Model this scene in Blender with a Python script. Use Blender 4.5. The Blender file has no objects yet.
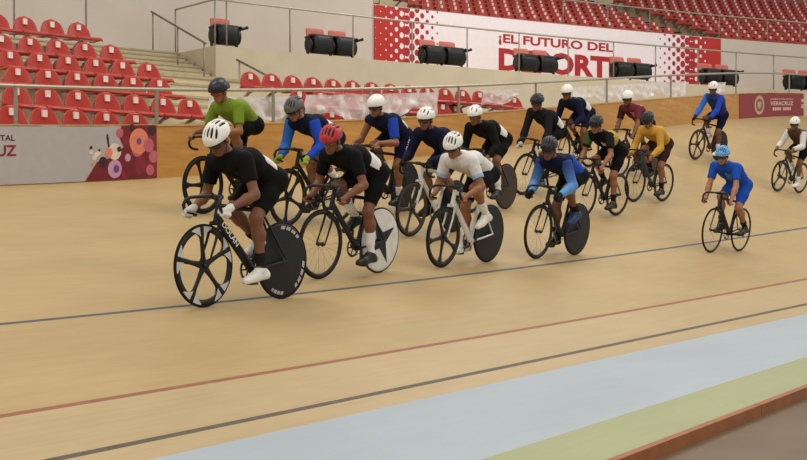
import bpy, math, random
import numpy as np
from mathutils import Matrix, Vector

random.seed(7)
rng = np.random.default_rng(11)
COL = bpy.context.scene.collection

# ---------------------------------------------------------------- site geometry
# z = 0 is the inner edge of the track; the camera stands in the infield at x = y = 0.
CAM_Z = 1.2555
FOCAL = 1245.14            # in pixels of an 807 px wide frame
TH = math.radians(55.384)  # direction of the straight seen from the camera
D0 = 4.6477                # distance from the camera to the inner edge
BANK = (0.20333, -0.0049133, 0.00079160, -0.000010529)
NW = 7.2185                # track width up to the balustrade
WALL_H = 0.677
TS = np.array([math.cos(TH), math.sin(TH)])
TN = np.array([-math.sin(TH), math.cos(TH)])


def bank(s):
    s = min(max(s, -6.0), 42.0)
    return BANK[0] + BANK[1] * s + BANK[2] * s * s + BANK[3] * s ** 3


def tw(s, n, dz=0.0):
    """track coordinates (along, across) to world, on the banked surface"""
    p = s * TS + (n + D0) * TN
    z = bank(s) * n if n > 0 else 0.0
    return np.array([p[0], p[1], z + dz])


# the grandstand is a gentle arc
SC = np.array([53.2023, -43.8198])
SR = 85.2492
PHI0 = 2.330759


def st(w, off, z):
    """stand coordinates: w metres along the fourth seat row, off metres behind it"""
    a = PHI0 - w / SR
    r = SR + off
    return np.array([SC[0] + r * math.cos(a), SC[1] + r * math.sin(a), z])


def st_yaw(w):
    """rotation that turns local +y (back) outward along the radius"""
    return PHI0 - w / SR - math.pi / 2


def n_of(p):
    return p[0] * TN[0] + p[1] * TN[1] - D0


# ---------------------------------------------------------------- materials
MATS = {}


def lin(c):
    c = c / 255.0
    return c / 12.92 if c <= 0.04045 else ((c + 0.055) / 1.055) ** 2.4


def rgb(r, g, b):
    return (lin(r), lin(g), lin(b), 1.0)


def mat(name, c, rough=0.5, metal=0.0, var=0.12, scale=9.0, bump=0.0, spec=0.4, coat=0.0, stretch=None):
    """procedural surface: base colour with a little noise variation"""
    if name in MATS:
        return MATS[name]
    m = bpy.data.materials.new(name)
    m.use_nodes = True
    nt = m.node_tree
    b = nt.nodes['Principled BSDF']
    b.inputs['Roughness'].default_value = rough
    b.inputs['Metallic'].default_value = metal
    b.inputs['Specular IOR Level'].default_value = spec
    if coat:
        b.inputs['Coat Weight'].default_value = coat
    tc = nt.nodes.new('ShaderNodeTexCoord')
    src = tc.outputs['Object']
    if stretch:
        mp = nt.nodes.new('ShaderNodeMapping')
        mp.inputs['Scale'].default_value = stretch
        nt.links.new(src, mp.inputs['Vector'])
        src = mp.outputs['Vector']
    nz = nt.nodes.new('ShaderNodeTexNoise')
    nz.inputs['Scale'].default_value = scale
    nz.inputs['Detail'].default_value = 4.0
    nt.links.new(src, nz.inputs['Vector'])
    rp = nt.nodes.new('ShaderNodeValToRGB')
    col = rgb(*c)
    rp.color_ramp.elements[0].position = 0.3
    rp.color_ramp.elements[1].position = 0.7
    rp.color_ramp.elements[0].color = tuple(x * (1 - var) for x in col[:3]) + (1,)
    rp.color_ramp.elements[1].color = tuple(min(1, x * (1 + var)) for x in col[:3]) + (1,)
    nt.links.new(nz.outputs['Fac'], rp.inputs['Fac'])
    nt.links.new(rp.outputs['Color'], b.inputs['Base Color'])
    if bump:
        bp = nt.nodes.new('ShaderNodeBump')
        bp.inputs['Strength'].default_value = bump
        bp.inputs['Distance'].default_value = 0.01
        nt.links.new(nz.outputs['Fac'], bp.inputs['Height'])
        nt.links.new(bp.outputs['Normal'], b.inputs['Normal'])
    MATS[name] = m
    return m


def gradient_mat(name, c1, c2, axis, p1, p2, rough=0.7):
    """cloth dyed from one colour to another along a local axis"""
    m = bpy.data.materials.new(name)
    m.use_nodes = True
    nt = m.node_tree
    b = nt.nodes['Principled BSDF']
    b.inputs['Roughness'].default_value = rough
    tc = nt.nodes.new('ShaderNodeTexCoord')
    sp = nt.nodes.new('ShaderNodeSeparateXYZ')
    nt.links.new(tc.outputs['Object'], sp.inputs[0])
    mr = nt.nodes.new('ShaderNodeMapRange')
    mr.inputs['From Min'].default_value = p1
    mr.inputs['From Max'].default_value = p2
    nt.links.new(sp.outputs[axis], mr.inputs['Value'])
    rp = nt.nodes.new('ShaderNodeValToRGB')
    rp.color_ramp.elements[0].color = rgb(*c1)
    rp.color_ramp.elements[1].color = rgb(*c2)
    nt.links.new(mr.outputs['Result'], rp.inputs['Fac'])
    nt.links.new(rp.outputs['Color'], b.inputs['Base Color'])
    return m


# ---------------------------------------------------------------- mesh helpers
def mesh(name, V, F, mats=None, smooth=False, fm=None):
    me = bpy.data.meshes.new(name)
    V = np.asarray(V, dtype=np.float64).reshape(-1, 3)
    if isinstance(F, np.ndarray):
        nf, k = F.shape
        me.vertices.add(len(V))
        me.vertices.foreach_set('co', V.astype(np.float32).ravel())
        me.loops.add(nf * k)
        me.loops.foreach_set('vertex_index', F.astype(np.int32).ravel())
        me.polygons.add(nf)
        me.polygons.foreach_set('loop_start', np.arange(0, nf * k, k, dtype=np.int32))
        me.update(calc_edges=True)
    else:
        me.from_pydata([tuple(v) for v in V], [], [tuple(int(i) for i in f) for f in F])
        me.update()
    if mats is not None:
        for m in (mats if isinstance(mats, (list, tuple)) else [mats]):
            me.materials.append(m)
    if fm is not None:
        me.polygons.foreach_set('material_index', np.asarray(fm, dtype=np.int32))
    if smooth:
        me.polygons.foreach_set('use_smooth', np.ones(len(me.polygons), dtype=bool))
    me.validate()
    return me


def link(name, me, parent=None):
    o = bpy.data.objects.new(name, me)
    COL.objects.link(o)
    if parent is not None:
        o.parent = parent
    return o


class MB:
    """collects simple solids into one mesh"""

    def __init__(self):
        self.V = []
        self.F = []
        self.M = []

    def add(self, V, F, mi=0):
        b = len(self.V)
        self.V.extend([tuple(float(x) for x in v) for v in V])
        for f in F:
            self.F.append(tuple(int(i) + b for i in f))
            self.M.append(mi)
        return self

    def box(self, lo, hi, mi=0):
        x0, y0, z0 = lo
        x1, y1, z1 = hi
        V = [(x0, y0, z0), (x1, y0, z0), (x1, y1, z0), (x0, y1, z0), (x0, y0, z1), (x1, y0, z1), (x1, y1, z1), (x0, y1, z1)]
        F = [(0, 3, 2, 1), (4, 5, 6, 7), (0, 1, 5, 4), (1, 2, 6, 5), (2, 3, 7, 6), (3, 0, 4, 7)]
        return self.add(V, F, mi)

    def tube(self, pts, r, seg=10, mi=0, flat=None, closed=False):
        """tube along points; r scalar or list; flat = (axis, factor) squashes the section along axis"""
        P = [np.asarray(p, float) for p in pts]
        n = len(P)
        R = [r] * n if not hasattr(r, '__len__') else list(r)
        V = []
        T = []
        for i in range(n):
            if closed:
                t = P[(i + 1) % n] - P[i - 1]
            else:
                t = P[min(i + 1, n - 1)] - P[max(i - 1, 0)]
            T.append(t / (np.linalg.norm(t) + 1e-12))
        ref = np.array([0, 1.0, 0]) if abs(T[0][1]) < 0.9 else np.array([1.0, 0, 0])
        u = ref - T[0] * ref.dot(T[0])
        u /= np.linalg.norm(u)
        for i in range(n):
            u = u - T[i] * u.dot(T[i])
            u /= np.linalg.norm(u) + 1e-12
            v = np.cross(T[i], u)
            for k in range(seg):
                a = 2 * math.pi * k / seg
                d = u * math.cos(a) + v * math.sin(a)
                q = d * R[i]
                if flat is not None:
                    ax, f = flat
                    ax = np.asarray(ax, float)
                    q = q - ax * q.dot(ax) * (1 - f)
                V.append(P[i] + q)
        F = []
        m = n if closed else n - 1
        for i in range(m):
            for k in range(seg):
                a = i * seg + k
                b = i * seg + (k + 1) % seg
                c = ((i + 1) % n) * seg + (k + 1) % seg
                d = ((i + 1) % n) * seg + k
                F.append((a, b, c, d))
        if not closed:
            F.append(tuple(range(seg - 1, -1, -1)))
            F.append(tuple((n - 1) * seg + k for k in range(seg)))
        return self.add(V, F, mi)

    def lathe(self, prof, seg=40, axis='y', c=(0, 0, 0), mi=0, closed=True):
        """profile [(radius, along axis)] turned about the axis"""
        V = []
        m = len(prof)
        for k in range(seg):
            a = 2 * math.pi * k / seg
            for (r, h) in prof:
                if axis == 'y':
                    V.append((c[0] + r * math.cos(a), c[1] + h, c[2] + r * math.sin(a)))
                else:
                    V.append((c[0] + r * math.cos(a), c[1] + r * math.sin(a), c[2] + h))
        F = []
        for k in range(seg):
            k2 = (k + 1) % seg
            for i in range(m if closed else m - 1):
                j = (i + 1) % m
                F.append((k * m + i, k * m + j, k2 * m + j, k2 * m + i))
        return self.add(V, F, mi)

    def prism(self, poly, y0, y1, mi=0):
        """polygon in x,z extruded along y"""
        n = len(poly)
        V = [(x, y0, z) for x, z in poly] + [(x, y1, z) for x, z in poly]
        F = [tuple(range(n)), tuple(range(2 * n - 1, n - 1, -1))]
        for i in range(n):
            j = (i + 1) % n
            F.append((j, i, n + i, n + j))
        return self.add(V, F, mi)

    def mesh(self, name, mats, smooth=False):
        return mesh(name, self.V, self.F, mats, smooth, self.M)

    def build(self, name, mats, parent=None, smooth=False):
        return link(name, self.mesh(name, mats, smooth), parent)


def shade_auto(o, deg=40):
    """smooth faces, keep edges sharper than deg hard"""
    me = o.data
    me.polygons.foreach_set('use_smooth', np.ones(len(me.polygons), dtype=bool))
    me.set_sharp_from_angle(angle=math.radians(deg))
    return o


def tag(o, label=None, cat=None, group=None, kind=None):
    if label:
        o['label'] = label
    if cat:
        o['category'] = cat
    if group:
        o['group'] = group
    if kind:
        o['kind'] = kind
    return o


def thing(name, label, cat, M=None, group=None):
    o = bpy.data.objects.new(name, None)
    o.empty_display_size = 0.1
    COL.objects.link(o)
    if M is not None:
        o.matrix_world = M
    return tag(o, label, cat, group)


def frame_matrix(o, x, y, z):
    return Matrix(((x[0], y[0], z[0], o[0]), (x[1], y[1], z[1], o[1]), (x[2], y[2], z[2], o[2]), (0, 0, 0, 1)))


def flat_text(txt, bold=0.012):
    """lettering as vertices and faces, in x,y, normalised to a unit cap height box"""
    cu = bpy.data.curves.new('lettering', 'FONT')
    cu.body = txt
    cu.size = 1.0
    cu.offset = bold
    cu.resolution_u = 3
    ob = bpy.data.objects.new('lettering', cu)
    COL.objects.link(ob)
    dg = bpy.context.evaluated_depsgraph_get()
    me = ob.evaluated_get(dg).to_mesh()
    V = np.array([v.co[:] for v in me.vertices])
    F = [tuple(p.vertices) for p in me.polygons]
    ob.evaluated_get(dg).to_mesh_clear()
    bpy.data.objects.remove(ob)
    bpy.data.curves.remove(cu)
    lo = V.min(0)
    hi = V.max(0)
    V = (V - lo) / np.maximum(hi - lo, 1e-6)
    return V, F


# ---------------------------------------------------------------- distance-field solids (bodies, clothes, helmets)
def cone(a, b, ra, rb, k=0.02):
    return ('c', np.asarray(a, float), np.asarray(b, float), ra, rb, k)


def ell(c, r, R=None, k=0.02):
    return ('e', np.asarray(c, float), np.asarray(r, float), np.eye(3) if R is None else np.asarray(R, float), None, k)


def prim_d(P, q, infl=0.0):
    if q[0] == 'c':
        _, a, b, ra, rb, k = q
        ba = b - a
        L = ba.dot(ba) + 1e-12
        t = np.clip(((P - a) @ ba) / L, 0, 1)
        return np.linalg.norm(P - a - t[:, None] * ba, axis=1) - (ra + (rb - ra) * t) - infl
    _, c, r, R, _, k = q
    X = (P - c) @ R
    k0 = np.linalg.norm(X / r, axis=1)
    k1 = np.linalg.norm(X / (r * r), axis=1) + 1e-9
    return k0 * (k0 - 1) / k1 - infl


def prim_box(q):
    if q[0] == 'c':
        _, a, b, ra, rb, k = q
        r = max(ra, rb)
        return np.minimum(a, b) - r, np.maximum(a, b) + r
    r = q[2].max()
    return q[1] - r, q[1] + r


def field(P, prims, infl, gate):
    D = np.full(len(P), 10.0)
    for q in prims:
        k = q[5]
        if gate:
            lo, hi = prim_box(q)
            mg = 0.05 + infl
            idx = np.nonzero(((P > lo - mg) & (P < hi + mg)).all(1))[0]
            if len(idx) == 0:
                continue
        else:
            idx = slice(None)
        d = prim_d(P[idx], q, infl)
        o = D[idx]
        h = np.clip(0.5 + 0.5 * (o - d) / k, 0, 1)
        D[idx] = o * (1 - h) + d * h - k * h * (1 - h)
    return D


def surface_nets(V, lo, res):
    s = V < 0
    c = np.zeros(tuple(n - 1 for n in V.shape), np.int8)
    sl = (slice(None, -1), slice(1, None))
    for i in (0, 1):
        for j in (0, 1):
            for k in (0, 1):
                c += s[sl[i], sl[j], sl[k]]
    act = (c > 0) & (c < 8)
    I = np.argwhere(act)
    if len(I) == 0:
        return np.zeros((0, 3)), np.zeros((0, 4), np.int64)
    vid = np.full(act.shape, -1, np.int64)
    vid[act] = np.arange(len(I))
    corner = {}
    for i in (0, 1):
        for j in (0, 1):
            for k in (0, 1):
                corner[(i, j, k)] = V[I[:, 0] + i, I[:, 1] + j, I[:, 2] + k]
    acc = np.zeros((len(I), 3))
    cnt = np.zeros(len(I))
    for a in corner:
        for ax in range(3):
            if a[ax] == 0:
                b = list(a)
                b[ax] = 1
                b = tuple(b)
                va, vb = corner[a], corner[b]
                m = (va < 0) != (vb < 0)
                t = np.where(m, va / np.where(m, va - vb, 1.0), 0)
                p = np.zeros((len(I), 3))
                p[:] = a
                p[:, ax] = t
                acc[m] += p[m]
                cnt[m] += 1
    X = lo + (I + acc / cnt[:, None]) * res
    Q = []
    for ax in range(3):
        u, v = [(1, 2), (2, 0), (0, 1)][ax]
        a = [slice(None)] * 3
        b = [slice(None)] * 3
        a[ax] = slice(None, -1)
        b[ax] = slice(1, None)
        m = s[tuple(a)] != s[tuple(b)]
        E = np.argwhere(m)
        E = E[(E[:, u] > 0) & (E[:, v] > 0) & (E[:, u] < act.shape[u]) & (E[:, v] < act.shape[v])]
        if len(E) == 0:
            continue
        inside = s[E[:, 0], E[:, 1], E[:, 2]]
        du = np.zeros(3, int)
        dv = np.zeros(3, int)
        du[u] = 1
        dv[v] = 1

        def g(e):
            return vid[e[:, 0], e[:, 1], e[:, 2]]
        q = np.stack([g(E - du - dv), g(E - dv), g(E), g(E - du)], 1)
        q[~inside] = q[~inside][:, ::-1]
        Q.append(q)
    F = np.concatenate(Q)
    F = F[(F >= 0).all(1)]
    return X, F


def solid(prims, res, infl=0.0, clip=None):
    """prims: rounded cones and ellipsoids blended into one surface; clip(P, d) trims it"""
    lo = np.min([prim_box(q)[0] for q in prims], 0) - infl - 4 * res
    hi = np.max([prim_box(q)[1] for q in prims], 0) + infl + 4 * res
    B = 8
    nb = np.ceil((hi - lo) / (res * B)).astype(int)
    G = np.stack(np.meshgrid(*[np.arange(n) for n in nb], indexing='ij'), -1).reshape(-1, 3)
    ctr = lo + (G * B + (B - 1) / 2.0) * res
    d = field(ctr, prims, infl, False)
    if clip is not None:
        d = clip(ctr, d)
    V = np.repeat(np.repeat(np.repeat(d.reshape(nb), B, 0), B, 1), B, 2)
    near = np.abs(d) < B * res * 0.87 + 0.03
    A = G[near]
    off = np.stack(np.meshgrid(*[np.arange(B)] * 3, indexing='ij'), -1).reshape(-1, 3)
    idx = (A[:, None, :] * B + off[None]).reshape(-1, 3)
    P = lo + idx * res
    dd = field(P, prims, infl, True)
    if clip is not None:
        dd = clip(P, dd)
    V[idx[:, 0], idx[:, 1], idx[:, 2]] = dd
    return surface_nets(V, lo, res)


def plane_keep(pt, nrm):
    """clip that keeps the side the normal points to"""
    pt = np.asarray(pt, float)
    nrm = np.asarray(nrm, float)
    nrm = nrm / np.linalg.norm(nrm)
    return lambda P: -((P - pt) @ nrm)
# ---------------------------------------------------------------- track bicycles
WR = 0.3375
WB = 0.97
BBX, BBZ = 0.39, 0.275
HUB_R = np.array([0, 0, WR])
HUB_F = np.array([WB, 0, WR])
BAR0 = np.array([0.888, 0, 0.895])
SADDLE = np.array([0.195, 0, 0.955])

M_tire = mat('tyre_rubber', (22, 21, 20), 0.75, spec=0.2)
M_carbon = mat('carbon_black', (18, 17, 17), 0.4, spec=0.35)
M_steel = mat('brushed_steel', (150, 148, 142), 0.3, metal=0.9)
M_dark = mat('dark_alloy', (45, 44, 43), 0.4, metal=0.5)
M_saddle = mat('saddle_black', (28, 27, 27), 0.6)
M_white_gloss = mat('white_gloss', (235, 233, 228), 0.35)
M_decal = mat('pale_decal', (190, 188, 182), 0.5)

SHARED = {}


def wheel_meshes():
    # tyre
    t = MB()
    prof = [(WR - 0.011 + 0.011 * math.cos(a), 0.011 * math.sin(a)) for a in [2 * math.pi * i / 10 for i in range(10)]]
    t.lathe(prof, 56)
    SHARED['tire'] = t.mesh('tire', M_tire, True)
    # hub
    h = MB()
    h.lathe([(0.0, -0.05), (0.012, -0.05), (0.012, -0.03), (0.024, -0.028), (0.016, -0.012), (0.016, 0.012), (0.024, 0.028), (0.012, 0.03), (0.012, 0.05), (0.0, 0.05)], 16, closed=False)
    SHARED['hub'] = h.mesh('hub', M_dark, True)
    # wire spokes
    s = MB()
    for k in range(20):
        a = 2 * math.pi * k / 20
        y = 0.026 if k % 2 else -0.026
        b = a + (0.22 if (k // 2) % 2 else -0.22)
        s.tube([(0.022 * math.cos(b), y, 0.022 * math.sin(b)), ((WR - 0.04) * math.cos(a), y * 0.1, (WR - 0.04) * math.sin(a))], 0.0013, 5)
    SHARED['wire'] = s.mesh('spokes', M_steel, True)
    # aero spokes
    for n, wd, nm in ((5, 0.036, 'five'), (3, 0.048, 'three')):
        b = MB()
        r0, r1 = 0.015, WR - 0.05
        rows = []
        for i in range(9):
            f = i / 8.0
            r = r0 + (r1 - r0) * f
            w = wd * (1.0 - 0.45 * math.sin(math.pi * min(1, f * 1.1) * 0.85) + (0.55 * max(0, f - 0.75) / 0.25))
            th = 0.012
            rows.append((r, w, th))
        V = []
        seg = 10
        for (r, w, th) in rows:
            for k in range(seg):
                a = 2 * math.pi * k / seg
                V.append((w * math.cos(a), th * math.sin(a), r))
        F = []
        for i in range(8):
            for k in range(seg):
                F.append((i * seg + k, i * seg + (k + 1) % seg, (i + 1) * seg + (k + 1) % seg, (i + 1) * seg + k))
        b.add(V, F)
        SHARED[nm] = b


wheel_meshes()


def rim_mesh(depth, m):
    key = ('rim', depth, m.name)
    if key not in SHARED:
        b = MB()
        ro = WR - 0.016
        ri = ro - depth
        b.lathe([(ro, -0.010), (ro, 0.010), (ro - depth * 0.5, 0.012), (ri, 0.006), (ri, -0.006), (ro - depth * 0.5, -0.012)], 56)
        SHARED[key] = b.mesh('rim', m, True)
    return SHARED[key]


def disc_mesh(m):
    key = ('disc', m.name)
    if key not in SHARED:
        b = MB()
        ro = WR - 0.016
        b.lathe([(0.0, -0.022), (0.03, -0.022), (0.16, -0.015), (ro - 0.02, -0.010), (ro, -0.009), (ro, 0.009), (ro - 0.02, 0.010), (0.16, 0.015), (0.03, 0.022), (0.0, 0.022)], 56, closed=False)
        SHARED[key] = b.mesh('disc', m, True)
    return SHARED[key]


def make_wheel(bike, nm, hub, kind, rim_c, spin=0.3, extra=None):
    """kind: wire, deep, five, three, disc"""
    w = link(nm, SHARED['tire'], bike)
    w.location = hub
    w.rotation_euler = (0, spin, 0)
    link('hub', SHARED['hub'], w)
    if kind in ('wire', 'deep'):
        link('rim', rim_mesh(0.018 if kind == 'wire' else 0.035, rim_c), w)
        link('spokes', SHARED['wire'], w)
    elif kind == 'disc':
        link('disc', disc_mesh(rim_c), w)
    else:
        n = 5 if kind == 'five' else 3
        link('rim', rim_mesh(0.046 if kind == 'five' else 0.045, rim_c), w)
        key = (kind, rim_c.name)
        if key not in SHARED:
            SHARED[key] = SHARED[kind].mesh('spoke', rim_c, True)
        for i in range(n):
            s = link('spoke', SHARED[key], w)
            s.rotation_euler = (0, 2 * math.pi * i / n, 0)
    if extra == 'root_patches':
        b = MB()
        for i in range(5):
            a0 = math.pi / 2 - 2 * math.pi * i / 5
            for side in (-1, 1):
                r = WR - 0.020
                ri = WR - 0.055
                for sg in (-1, 1):
                    V = []
                    angs = [a0 + sg * (0.07 + 0.06 * q) for q in range(6)]
                    for q, a in enumerate(angs):
                        V.append((r * math.cos(a), side * 0.0125, r * math.sin(a)))
                        rr = ri - 0.045 + 0.07 * (q / 5.0)
                        V.append((min(rr, r - .004) * math.cos(a), side * 0.0135, min(rr, r - .004) * math.sin(a)))
                    b.add(V, [(2 * q, 2 * q + 1, 2 * q + 3, 2 * q + 2) for q in range(5)])
            b.build('decal', M_decal, w)
            b = MB()
    elif extra == 'disc_lettering':
        b = MB()
        for (a0, a1) in ((0.5, 1.15), (2.0, 2.9), (3.7, 4.6), (5.2, 5.75)):
            n = 14
            for side in (-1, 1):
                for q in range(n):
                    if q % 4 == 3:
                        continue
                    a = a0 + (a1 - a0) * q / n
                    a2 = a0 + (a1 - a0) * (q + 0.8) / n
                    V = [(r * math.cos(x), side * 0.0115, r * math.sin(x)) for r, x in ((0.270, a), (0.3, a + 0.03), (0.3, a2 + 0.03), (0.270, a2))]
                    b.add(V, [(0, 1, 2, 3)])
            b.build('rim_lettering', M_decal, w)
            b = MB()
    elif extra == 'star':
        b = MB()
        for side in (-1, 1):
            V = [(0, side * 0.0235, 0)]
            for q in range(8):
                a = q * math.pi / 4
                r = 0.27 if q % 2 == 0 else 0.085
                V.append((r * math.cos(a), side * (0.013 if q % 2 == 0 else 0.0222), r * math.sin(a)))
            b.add(V, [(0, q + 1, (q + 1) % 8 + 1) for q in range(8)])
        b.build('decal', M_carbon, w)
    return w


def bar_path(sy):
    P = [(0, 0, 0), (0.0, 0.09, 0), (0.012, 0.14, -0.002), (0.045, 0.175, -0.006), (0.085, 0.19, -0.025), (0.105, 0.196, -0.065), (0.09, 0.2, -0.112), (0.05, 0.203, -0.137), (0.0, 0.206, -0.146), (-0.05, 0.208, -0.15)]
    return [BAR0 + np.array([x, sy * y, z]) for x, y, z in P]


def make_bike(label, M, spec, group=None):
    bike = thing('track_bicycle', label, 'bicycle', M, group)
    fc = spec.get('frame', M_carbon)
    fk = spec.get('fork', fc)
    crown = np.array([0.829, 0, 0.687])
    htop = np.array([0.784, 0, 0.850])
    bb = np.array([BBX, 0, BBZ])
    st_top = np.array([0.232, 0, 0.800])
    Y = (0, 1, 0)
    b = MB()
    fat = spec.get('fat', 1.0)
    b.tube([htop, crown], 0.023, 12)
    b.tube([crown + (htop - crown) * 0.25, bb], [0.032 * fat, 0.034 * fat], 12, flat=(Y, 0.62))
    b.tube([htop + (crown - htop) * 0.2, st_top + (bb - st_top) * 0.06], [0.022, 0.018], 12)
    b.tube([st_top, bb], [0.019, 0.024], 12, flat=(Y, 0.8))
    b.tube([bb + np.array([0, -0.035, 0]), bb + np.array([0, 0.035, 0])], 0.024, 14)
    for s in (-1, 1):
        b.tube([bb + np.array([-0.02, 0.03 * s, 0]), bb + np.array([-0.15, 0.045 * s, 0.02]), HUB_R + np.array([0, 0.056 * s, 0])], [0.014, 0.012, 0.010], 8)
        b.tube([st_top + (bb - st_top) * 0.12 + np.array([0, 0.015 * s, 0]), HUB_R + np.array([0, 0.056 * s, 0])], [0.011, 0.008], 8)
    shade_auto(b.build('frame', fc, bike))
    # fork
    f = MB()
    f.tube([crown + np.array([0, -0.045, -0.01]), crown + np.array([0, 0.045, -0.01])], 0.018, 10)
    for s in (-1, 1):
        f.tube([crown + np.array([0, 0.045 * s, 0.0]), crown + np.array([0.05, 0.05 * s, -0.15]), HUB_F + np.array([0.0, 0.052 * s, 0])], [0.017, 0.014, 0.009], 10, flat=(Y, 0.65))
    shade_auto(f.build('fork', fk, bike))
    # stem and bar
    s_ = MB()
    s_.tube([htop + np.array([-0.005, 0, 0.0]), htop + np.array([-0.01, 0, 0.035])], 0.02, 12)
    s_.tube([htop + np.array([-0.008, 0, 0.022]), BAR0], 0.018, 12)
    s_.tube([BAR0 + np.array([0, -0.03, 0]), BAR0 + np.array([0, 0.03, 0])], 0.021, 12)
    shade_auto(s_.build('stem', M_dark, bike))
    h = MB()
    L = bar_path(-1)[::-1] + bar_path(1)[1:]
    h.tube(L, [0.0155] * 4 + [0.0145] * (len(L) - 8) + [0.0155] * 4, 10)
    h.build('handlebar', spec.get('bar', M_carbon), bike, True)
    # seat post and saddle
    sp = MB()
    sp.tube([st_top + np.array([0.01, 0, -0.04]), SADDLE + np.array([0.0, 0, -0.035])], 0.0145, 12, flat=(Y, 0.8))
    shade_auto(sp.build('seat_post', M_carbon, bike))
    sv, sf = solid([cone(SADDLE + np.array([-0.10, 0.04, -0.01]), SADDLE + np.array([0.0, 0.012, -0.008]), 0.028, 0.022, 0.03), cone(SADDLE + np.array([-0.10, -0.04, -0.01]), SADDLE + np.array([0.0, -0.012, -0.008]), 0.028, 0.022, 0.03), cone(SADDLE + np.array([-0.06, 0, -0.008]), SADDLE + np.array([0.16, 0, -0.008]), 0.025, 0.017, 0.03)], 0.009)
    link('saddle', mesh('saddle', sv, sf, M_saddle, True), bike)
    # drivetrain
    cy = -0.046
    cr = MB()
    cr.lathe([(0.075, -0.002), (0.094, -0.002), (0.096, 0.0), (0.094, 0.002), (0.075, 0.002)], 40, c=(BBX, cy, BBZ))
    for q in range(5):
        a = q * 2 * math.pi / 5
        cr.tube([(BBX, cy, BBZ), (BBX + 0.08 * math.cos(a), cy, BBZ + 0.08 * math.sin(a))], 0.007, 6)
    shade_auto(cr.build('chainring', M_dark, bike))
    ch = MB()
    rr, rc_ = 0.096, 0.034
    pts = []
    for q in range(13):
        a = -math.pi / 2 + math.pi * q / 12
        pts.append((BBX + rr * math.cos(a), cy, BBZ + rr * math.sin(a)))
    for q in range(9):
        a = math.pi / 2 + math.pi * q / 8
        pts.append((HUB_R[0] + rc_ * math.cos(a), cy, HUB_R[2] + rc_ * math.sin(a)))
    ch.tube(pts, 0.005, 6, closed=True)
    ch.build('chain', M_steel, bike, True)
    phi = math.radians(spec.get('crank', -90))
    for s, a in ((1, phi), (-1, phi + math.pi)):
        c = MB()
        e = np.array([BBX + 0.165 * math.cos(a), s * 0.075, BBZ + 0.165 * math.sin(a)])
        c.tube([(BBX, s * 0.062, BBZ), e], [0.016, 0.012], 10)
        arm = shade_auto(c.build('crank_arm', M_dark, bike))
        p = MB()
        p.box(e + np.array([-0.035, min(s * 0.012, s * 0.075), -0.009]), e + np.array([0.035, max(s * 0.012, s * 0.075), 0.009]))
        p.build('pedal', M_dark, arm)
    # wheels
    make_wheel(bike, 'front_wheel', HUB_F, spec['front'], spec.get('front_c', M_carbon), spec.get('spin', 0.3), spec.get('front_x'))
    make_wheel(bike, 'rear_wheel', HUB_R, spec['rear'], spec.get('rear_c', M_carbon), 0.5, spec.get('rear_x'))
    if spec.get('text'):
        V, F = flat_text(spec['text'], 0.02)
        a = crown + (htop - crown) * 0.25
        d = bb - a
        d /= np.linalg.norm(d)
        up = np.array([-d[2], 0, d[0]])
        if up[2] < 0:
            up = -up
        t = MB()
        for s in (1, -1):
            x0, x1 = (0.07, 0.33)
            Q = []
            for v in V:
                u = v[0] if s > 0 else 1 - v[0]
                Q.append(a + d * (x0 + (x1 - x0) * u) + up * ((v[1] - 0.5) * 0.046) + np.array([0, s * 0.0285, 0]))
            t.add(Q, F)
        t.build('lettering', M_white_gloss, bike)
    return bike
# ---------------------------------------------------------------- riders
def nrm(v):
    v = np.asarray(v, float)
    return v / (np.linalg.norm(v) + 1e-12)


def ik(a, b, la, lb, pole):
    """middle joint between a and b; returns joint (limb lengths stretch a little if out of reach)"""
    d = b - a
    L = np.linalg.norm(d)
    k = max(1.0, L / (0.985 * (la + lb)))
    la, lb = la * k, lb * k
    u = d / L
    x = (la * la - lb * lb + L * L) / (2 * L)
    h = math.sqrt(max(la * la - x * x, 1e-6))
    p = np.asarray(pole, float)
    p = p - u * p.dot(u)
    return a + u * x + nrm(p) * h


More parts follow.
